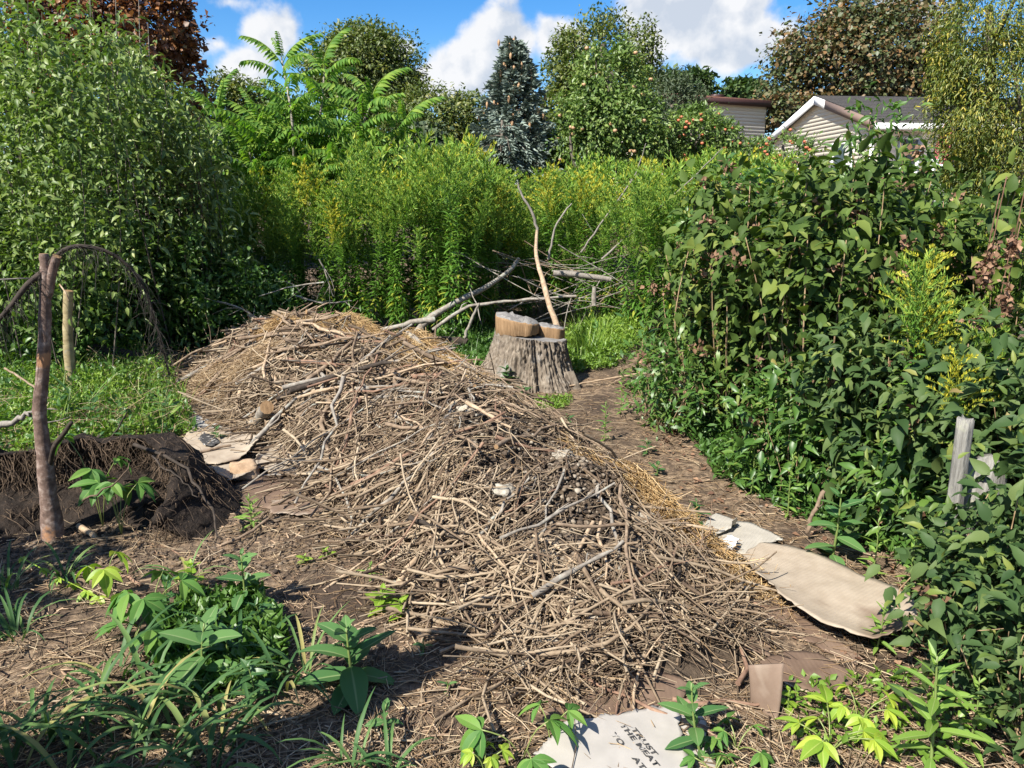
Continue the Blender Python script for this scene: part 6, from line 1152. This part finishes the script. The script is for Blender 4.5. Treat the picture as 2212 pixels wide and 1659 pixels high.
def creeper(label, px, py, n, leafs, size, h, group=None, spread=.12, name='creeper', at3=None):
    b = G(px, py) if at3 is None else np.array(at3); b[2] = float(max(gz(b[0], b[1]), hm(b[0], b[1]))) if at3 is None else b[2]; t = thing(name, label, 'creeper', b, group)
    for k in range(n):
        a = k * 2.4 + R.rand(); e = np.array([math.cos(a) * spread * (.4 + .6 * R.rand()), math.sin(a) * spread * (.4 + .6 * R.rand()), h * (.7 + .5 * R.rand())]); V, Q, C = tube(smooth_path([(0, 0, 0), e * (.4, .4, .7), e], 6), .0022, 5); link('stalk', mk('stalk', V, [Q, C], M['stemgreen'], attrs={'v': np.full(len(V), .8)}), t)
        o = link('leaf', leafs[R.randint(len(leafs))], t, e); s = size * (.8 + .4 * R.rand()); o.scale = (s, s, s); o.rotation_euler = (-.35 + R.normal() * .2, R.normal() * .2, a - math.pi / 2)
creeper('five fingered creeper left of the printed cardboard', 1130, 1655, 3, PV, .125, .13, spread=.16); creeper('five fingered creeper growing over the left corner of the printed cardboard', 1190, 1625, 2, PV, .10, .11, spread=.1); creeper('small lime creeper sprout at the bottom edge left of the printed cardboard', 1048, 1690, 4, PL, .055, .09, spread=.06)
creeper('creeper with yellow green fingered leaves among the left grass', 330, 1350, 5, PV, .13, .20, spread=.16); creeper('bright lime creeper leaves at the top of the left grass patch', 235, 1290, 3, PL, .10, .14, spread=.09); creeper('dark creeper in the shade of the left grass patch', 285, 1420, 4, PV, .13, .15, spread=.15)
creeper('creeper hanging in front of the dark root bank', 265, 1165, 5, PV, .135, .32, spread=.12); creeper('tall creeper sprig on top of the root bank', 225, 1150, 3, PV, .13, .46, spread=.14)
creeper('lime lobed creeper in the bottom right corner', 1790, 1640, 7, PL, .085, .09, spread=.14); creeper('lime creeper left of the thick sawn branch', 1850, 1585, 5, PL, .07, .10, spread=.11); creeper('dark creeper below the printed cardboard milkweed', 1590, 1630, 5, PV, .075, .06, spread=.1); creeper('reddish tinged creeper beside the printed cardboard milkweed', 1540, 1690, 4, PV, .07, .05, spread=.08)
def vine():
    b = G(200, 1305); t = thing('trailing_vine', 'yellow green vine trailing across the dark soil at the left', 'vine', b); P = [at(px, py, y) for px, py, y in [(45, 1203, 3.15), (110, 1238, 3.05), (165, 1265, 2.98), (215, 1290, 2.9)]]; W = smooth_path(P, 12); V, Q, C = tube(W, .003, 5); put('stem', V, [Q, C], M['limeforb'], t, attrs={'v': np.full(len(V), .6), 'u': np.ones(len(V))})
    for k, f in enumerate((0.02, .25, .45, .62, .8, .98)):
        p = np.array([np.interp(f, np.linspace(0, 1, 12), W[:, c]) for c in range(3)]); o = link('leaf', PL[k % 2], t, p - b); s = .03 + .04 * f; o.scale = (s, s, s); o.rotation_euler = (-.5, 0, R.rand() * 6.28)
vine()
for k, (px, py, h, n, s, m, lab) in enumerate([(1095, 850, .22, 14, .17, DF, 'broad leaved dark plant in front of the stump'), (1060, 835, .16, 10, .13, DF, 'leafy weed at the left foot of the stump'), (1130, 868, .10, 10, .15, DF, 'drooping leaved weed below the stump'), (1285, 745, .26, 9, .19, MW, 'pale rosette of broad leaves right of the leaning pole'), (955, 745, .15, 10, .11, DF, 'leafy weed left of the stump'), (985, 765, .14, 10, .11, DF, 'leafy weed nearer the pile left of the stump'), (920, 775, .12, 10, .10, MW, 'leafy weed beside the straw left of the stump'),
    (1225, 930, .10, 9, .10, DF, 'small weed on the wood chip path'), (1395, 985, .10, 9, .09, DF, 'small weed at the right of the path'), (1420, 1030, .09, 8, .08, MW, 'small weed above the far cardboard corner'), (830, 1330, .10, 10, .09, LF, 'crinkled pale weed behind the dark milkweed'), (865, 1345, .08, 8, .07, LF, 'lime weed right of the dark milkweed'), (470, 960, .1, 8, .1, DF, 'weed at the edge of the left cardboard'), (360, 960, .12, 12, .12, DF, 'broad leaved weed at the front edge of the left ground cover'), (310, 755, .14, 9, .12, DF, 'dark leaved weed by the rotting log'), (90, 870, .3, 10, .12, DF, 'dark leaved weed behind the dead trunk'), (30, 900, .34, 12, .13, DF, 'dark leaved weed at the left edge'),
    (1620, 1080, .34, 22, .085, WL, 'narrow leaved weed at the foot of the middle dark shrub'), (1700, 1130, .36, 24, .09, WL, 'narrow leaved weed left of the large milkweed'), (1340, 900, .38, 26, .08, LN, 'narrow leaved upright weed at the path edge'), (1305, 960, .30, 24, .075, LN, 'short narrow leaved weed at the path edge'), (1880, 1260, .30, 20, .085, WL, 'narrow leaved weed right of the large milkweed'), (1960, 1300, .32, 22, .085, WL, 'narrow leaved weed over the right end of the tan sheet'), (1700, 1545, .08, 10, .05, LF, 'small weed beside the upright flap'), (700, 1215, .05, 7, .05, LF, 'tiny weed on the mulch beside the straight stick'), (660, 1225, .04, 6, .045, LF, 'tiny weed below the straight stick')]):
    forb('weed', lab, px, py, h, m, n, s, 'spiral', f0=.05, top=.6, el0=.1, el1=1.0)
for k, (px, py, lab) in enumerate([(1500, 1150, 'creeping weed at the right of the straw drift'), (560, 1385, 'leafy weed in the middle of the left grass patch'), (500, 1440, 'leafy weed left of the dark milkweed'), (545, 1530, 'leafy weed at the right of the left grass'), (420, 1290, 'pale topped weed above the left grass'), (370, 1330, 'leafy weed at the back of the left grass'), (470, 1400, 'weed behind the pale milkweed')]):
    forb('weed', lab, px, py, .15, LF if k in (4,) else DF, 14, .09, 'spiral', f0=.05, top=.6, el0=.1, el1=1.0)
for k in range(30):
    px = -20 + 400 * R.rand(); py = 790 + 170 * R.rand(); forb('weed', 'leafy weed standing up through the left ground cover', px, py, .12 + .2 * R.rand(), [DF, LN, WL, DF][R.randint(4)], 12, .09 + .05 * R.rand(), 'spiral', f0=.05, top=.5, el0=.1, el1=1.0, group='weeds in the left ground cover')
for k in range(9):
    px = -20 + 420 * R.rand(); b = G(px, 1150); p3 = at(px, 975 + 30 * R.rand(), b[1] + .5); p3[2] -= .02; forb('weed', 'ragged weed hanging over the top of the root bank', 0, 0, .10 + .12 * R.rand(), [DF, LN][R.randint(2)], 10, .09, 'spiral', z=p3[2], at3=p3, f0=.05, top=.6, group='weeds on top of the root bank')
# grass
def blades(x, y, az, L, w, th0, kap, S=7, hf=gz, fold=.35):
    n = len(x); ds = (L / (S - 1))[:, None]; t = np.linspace(0, 1, S)[None]; th = th0[:, None] + kap[:, None] * t ** 1.2; dx = np.cumsum(np.sin(th) * ds, 1) - np.sin(th[:, :1]) * ds; dz = np.cumsum(np.cos(th) * ds, 1) - np.cos(th[:, :1]) * ds
    C = np.stack([x[:, None] + np.cos(az)[:, None] * dx, y[:, None] + np.sin(az)[:, None] * dx, hf(x, y)[:, None] + dz], -1); C[..., 2] = np.maximum(C[..., 2], gz(C[..., 0], C[..., 1]) + .006)
    wd = w[:, None] * np.clip(1.15 * (1 - t ** 3.0), .03, 1) * np.clip(.55 + t * 2, 0, 1); sd = np.stack([-np.sin(az), np.cos(az), np.zeros(n)], -1)[:, None]; up = np.array([0, 0, 1.0]); A = C - sd * wd[..., None] + up * (wd * fold)[..., None]; B = C + sd * wd[..., None] + up * (wd * fold)[..., None]
    V = np.stack([A, C, B], 2).reshape(-1, 3); b = (np.arange(n) * S * 3)[:, None, None]; i = np.arange(S - 1)[None, :, None] * 3; j = np.arange(2)[None, None]; Q = np.stack([b + i + j, b + i + j + 1, b + i + 4 + j, b + i + 3 + j], -1).reshape(-1, 4); return V, [Q], rep(np.clip(R.rand(n) + (R.rand(n) < .05), 0, 1), S * 3)
def tuft(label, px, py, n, L, w, rad, mat='grass', kap=2.0, group=None, name='grass_tuft'):
    b = G(px, py); a = R.rand(n) * 6.28; q = np.sqrt(R.rand(n)) * rad; x = b[0] + q * np.cos(a); y = b[1] + q * np.sin(a); V, Fl, v = blades(x, y, a + R.normal(size=n) * .5, L * (.6 + .6 * R.rand(n)), w * (.7 + .5 * R.rand(n)), .15 + .25 * R.rand(n), kap * (.5 + .7 * R.rand(n))); return tag(put(name, V, Fl, M[mat], attrs={'v': v}, smooth=True), label, 'grass', group)
GT = ['arching grass tuft ' + q for q in ('second from the left edge near the bottom', 'left of the tallest tufts in the bottom left patch', 'in the middle of the bottom left patch', 'right of the middle of the bottom left patch', 'low in the middle of the bottom left patch', 'at the bottom edge near the left corner', 'at the bottom edge below the patch middle', 'at the lower right of the grass patch beside the shadow', 'in the very bottom left corner', 'at the right of the patch below the pale milkweed', 'at the back of the patch under the creepers', 'at the bottom edge where the shadow begins', 'right of the pale milkweed at the patch rim')]
for px, py, n, L in [(90, 1600, 11, .30), (200, 1560, 13, .33), (300, 1520, 12, .33), (380, 1590, 15, .33), (250, 1640, 14, .31), (150, 1690, 13, .31), (330, 1690, 13, .29), (450, 1640, 13, .29), (30, 1680, 13, .31), (480, 1540, 10, .29), (260, 1460, 9, .30), (420, 1700, 11, .27), (520, 1470, 8, .28)]:
    tuft(GT.pop(0), px, py, n, L * 1.15, .0085, .08, group='grass tufts in the bottom left patch', kap=2.3)
for px, py, n, L, lab in [(660, 1470, 14, .30, 'grass tuft left of the dark milkweed'), (620, 1500, 10, .30, 'grass tuft at the edge of the left patch'), (400, 1270, 10, .30, 'grass blades rising behind the left patch'), (20, 1290, 14, .28, 'grass tuft in the dark at the left edge'), (40, 1390, 14, .28, 'grass tuft below the trailing vine'), (760, 1680, 14, .22, 'grass tuft at the bottom edge below the seedling'), (830, 1700, 10, .2, 'small grass tuft at the bottom edge'), (185, 905, 12, .48, 'tall blue green grass tuft behind the dead trunk'), (140, 1260, 12, .26, 'grass blades on the dark soil')]:
    tuft(lab, px, py, n, L, .006 if 'tall' not in lab else .010, .04, kap=1.9 if 'tall' not in lab else 1.3)
tuft('bright fine grass clump right of the stump', 1275, 775, 220, .42, .0035, .16, 'brightgrass', 1.0); tuft('fine grass clump behind the right of the stump', 1300, 745, 160, .40, .0035, .16, 'brightgrass', 1.0)
def cover(name, poly, n, hgt, size, mat, T=T2, asp=.45, blade=0, y_pow=1.0):
    c = np.array([G(*p)[:2] for p in poly]); lo, hi = c.min(0), c.max(0); P = lo + (hi - lo) * R.rand(n * 3, 2); ins = np.zeros(len(P), bool); j = len(c) - 1
    for i in range(len(c)):
        ins ^= ((c[i, 1] > P[:, 1]) != (c[j, 1] > P[:, 1])) & (P[:, 0] < (c[j, 0] - c[i, 0]) * (P[:, 1] - c[i, 1]) / (c[j, 1] - c[i, 1] + 1e-9) + c[i, 0]); j = i
    P = P[ins][:n]; hm_ = np.clip(.30 + 2.6 * (fb(P[:, 0] * 2.6, P[:, 1] * 2.6, 77, 4) + .2), .1, 1.4); m = len(P); z = gz(P[:, 0], P[:, 1]) + hgt * hm_ * R.rand(m) ** .7; s = size * (.6 + .8 * R.rand(m)); D = R.normal(size=(m, 3)) + (0, 0, .5)
    mb = MB(); V, Fc = scat(T, np.stack([P[:, 0], P[:, 1], z], -1), D, R.normal(size=(m, 3)) * .6 + (0, 0, 1), s, s * asp); mb.add(V, [Fc], v=rep(np.clip(.30 * hm_ + .35 * (fb(P[:, 0] * 1.1, P[:, 1] * 1.1, 12, 3) + .5) + .35 * R.rand(m) - .1, 0, 1), len(T[0])))
    if blade:
        k = R.choice(m, min(blade, m)); V, Fl, v = blades(P[k, 0], P[k, 1], R.rand(len(k)) * 6.28, hgt * (1 + R.rand(len(k))), np.full(len(k), .0025), .1 + .3 * R.rand(len(k)), 1.2 * R.rand(len(k)), S=5); mb.add(V, Fl, v=v)
    tag(mb.put(name, [M[mat]]), kind='stuff')
cover('ground_cover', [(-60, 760), (200, 735), (330, 790), (400, 880), (430, 950), (330, 965), (180, 985), (-60, 1010)], 30000, .22, .04, 'brightgrass', asp=.34, blade=900)
cover('ground_cover', [(-60, 750), (200, 730), (330, 790), (405, 880), (425, 945), (330, 965), (180, 985), (-60, 1010)], 4500, .26, .06, 'midgreen', T=T4, asp=.5)
xx = -1.9 - 2.4 * R.rand(900); yy = 4.9 + 3.2 * R.rand(900); V, Fl, v = fibres(xx, yy, R.rand(900) * 6.28, .1 + .3 * R.rand(900), .0013 + .001 * R.rand(900), .05 + .16 * R.rand(900), R.normal(size=900) * .5, gz, bend=.5); tag(put('dry_stems', V, Fl, M['straw'], attrs={'v': v}), kind='stuff')
cover('ground_cover', [(900, 790), (960, 735), (1060, 700), (1075, 790), (1020, 850), (960, 800)], 7000, .16, .06, 'midgreen', asp=.5, blade=200)
cover('ground_cover', [(1215, 820), (1225, 720), (1340, 690), (1400, 740), (1330, 800)], 6500, .20, .06, 'brightgrass', asp=.35, blade=500)
cover('ground_cover', [(1345, 850), (1420, 830), (1545, 1040), (1700, 1120), (1900, 1210), (2040, 1300), (2100, 1250), (1720, 1060), (1500, 890)], 5200, .12, .05, 'midgreen', asp=.5)
cover('ground_cover', [(1690, 1480), (1850, 1480), (2000, 1450), (2150, 1600), (2000, 1700), (1720, 1640)], 500, .06, .03, 'brightgrass', asp=.6)
cover('ground_cover', [(1160, 870), (1240, 860), (1220, 890), (1150, 890)], 700, .06, .035, 'brightgrass', asp=.3)
cover('ground_cover', [(380, 1330), (560, 1300), (620, 1400), (600, 1500), (420, 1520), (330, 1440)], 3600, .10, .045, 'midgreen', asp=.5)
# dry leaves under the shrubs
xx = 1.0 + 2.2 * R.rand(1500); yy = 2.2 + 5 * R.rand(1500); s = .035 * (.6 + .8 * R.rand(1500)); V, Fc = scat(T2, np.stack([xx, yy, gz(xx, yy) + .012], -1), R.normal(size=(1500, 3)) * (1, 1, .2), R.normal(size=(1500, 3)) * .3 + (0, 0, 1), s, s * .7); tag(put('leaf_litter', V, [Fc], M['deadleaf'], attrs={'v': rep(R.rand(1500), 4)}), kind='stuff')

# ---------------------------------------------------------------- unseen tree, snag and shrubs added outside the frame to cast shade
def unseen_shade_casters():
    c = np.array([-6.3, 6.9]); z = float(gz(c[0], c[1])); tree('apple_tree', 'unseen apple tree added beyond the far left to shade the thicket', [((-6.4, 7.0, z + 1.9), (.8, 1.0, .8)), ((-6.4, 7.7, z + 1.5), (.7, .8, .7))], 5000, .11, 'apple', (c[0], c[1], z), trunk_r=.1)  # unseen tree, added so its shadow darkens the lower left thicket
    h = 1.9; tip = np.array([-.18, 2.63]); d = -np.array([SUNV.x, SUNV.y]) / math.hypot(SUNV.x, SUNV.y); Lg = h / math.tan(math.radians(SUN_EL)); b = tip - d * Lg; z = float(gz(b[0], b[1]))
    mb = MB(); V, Q, C = tube(smooth_path([(b[0], b[1], z - .05), (b[0] + .02, b[1], 1.0), (b[0], b[1], h)], 8), np.linspace(.17, .075, 8), 10); mb.add(V, [Q, C]); tag(mb.put('snag', [M['trunk']]), 'unseen snag shape added at the bottom left to cast a shadow band', 'snag')  # no snag is known here; added and widened to cast the foreground shadow band
    c = np.array([b[0] - .68, b[1] - .35]); shrub('dogwood_shrub', 'unseen leafy shrub added to shade the bottom left ground', c, .5, .42, 1.35, 'midgreen', 1500, .10, dead=0); shrub('dogwood_shrub', 'unseen taller shrub added to shade the left soil and root bank', (-3.55, 1.9), .6, .6, 1.9, 'midgreen', 3000, .10, dead=0)  # both shrubs unseen, put in to shade the left foreground and root bank
unseen_shade_casters()
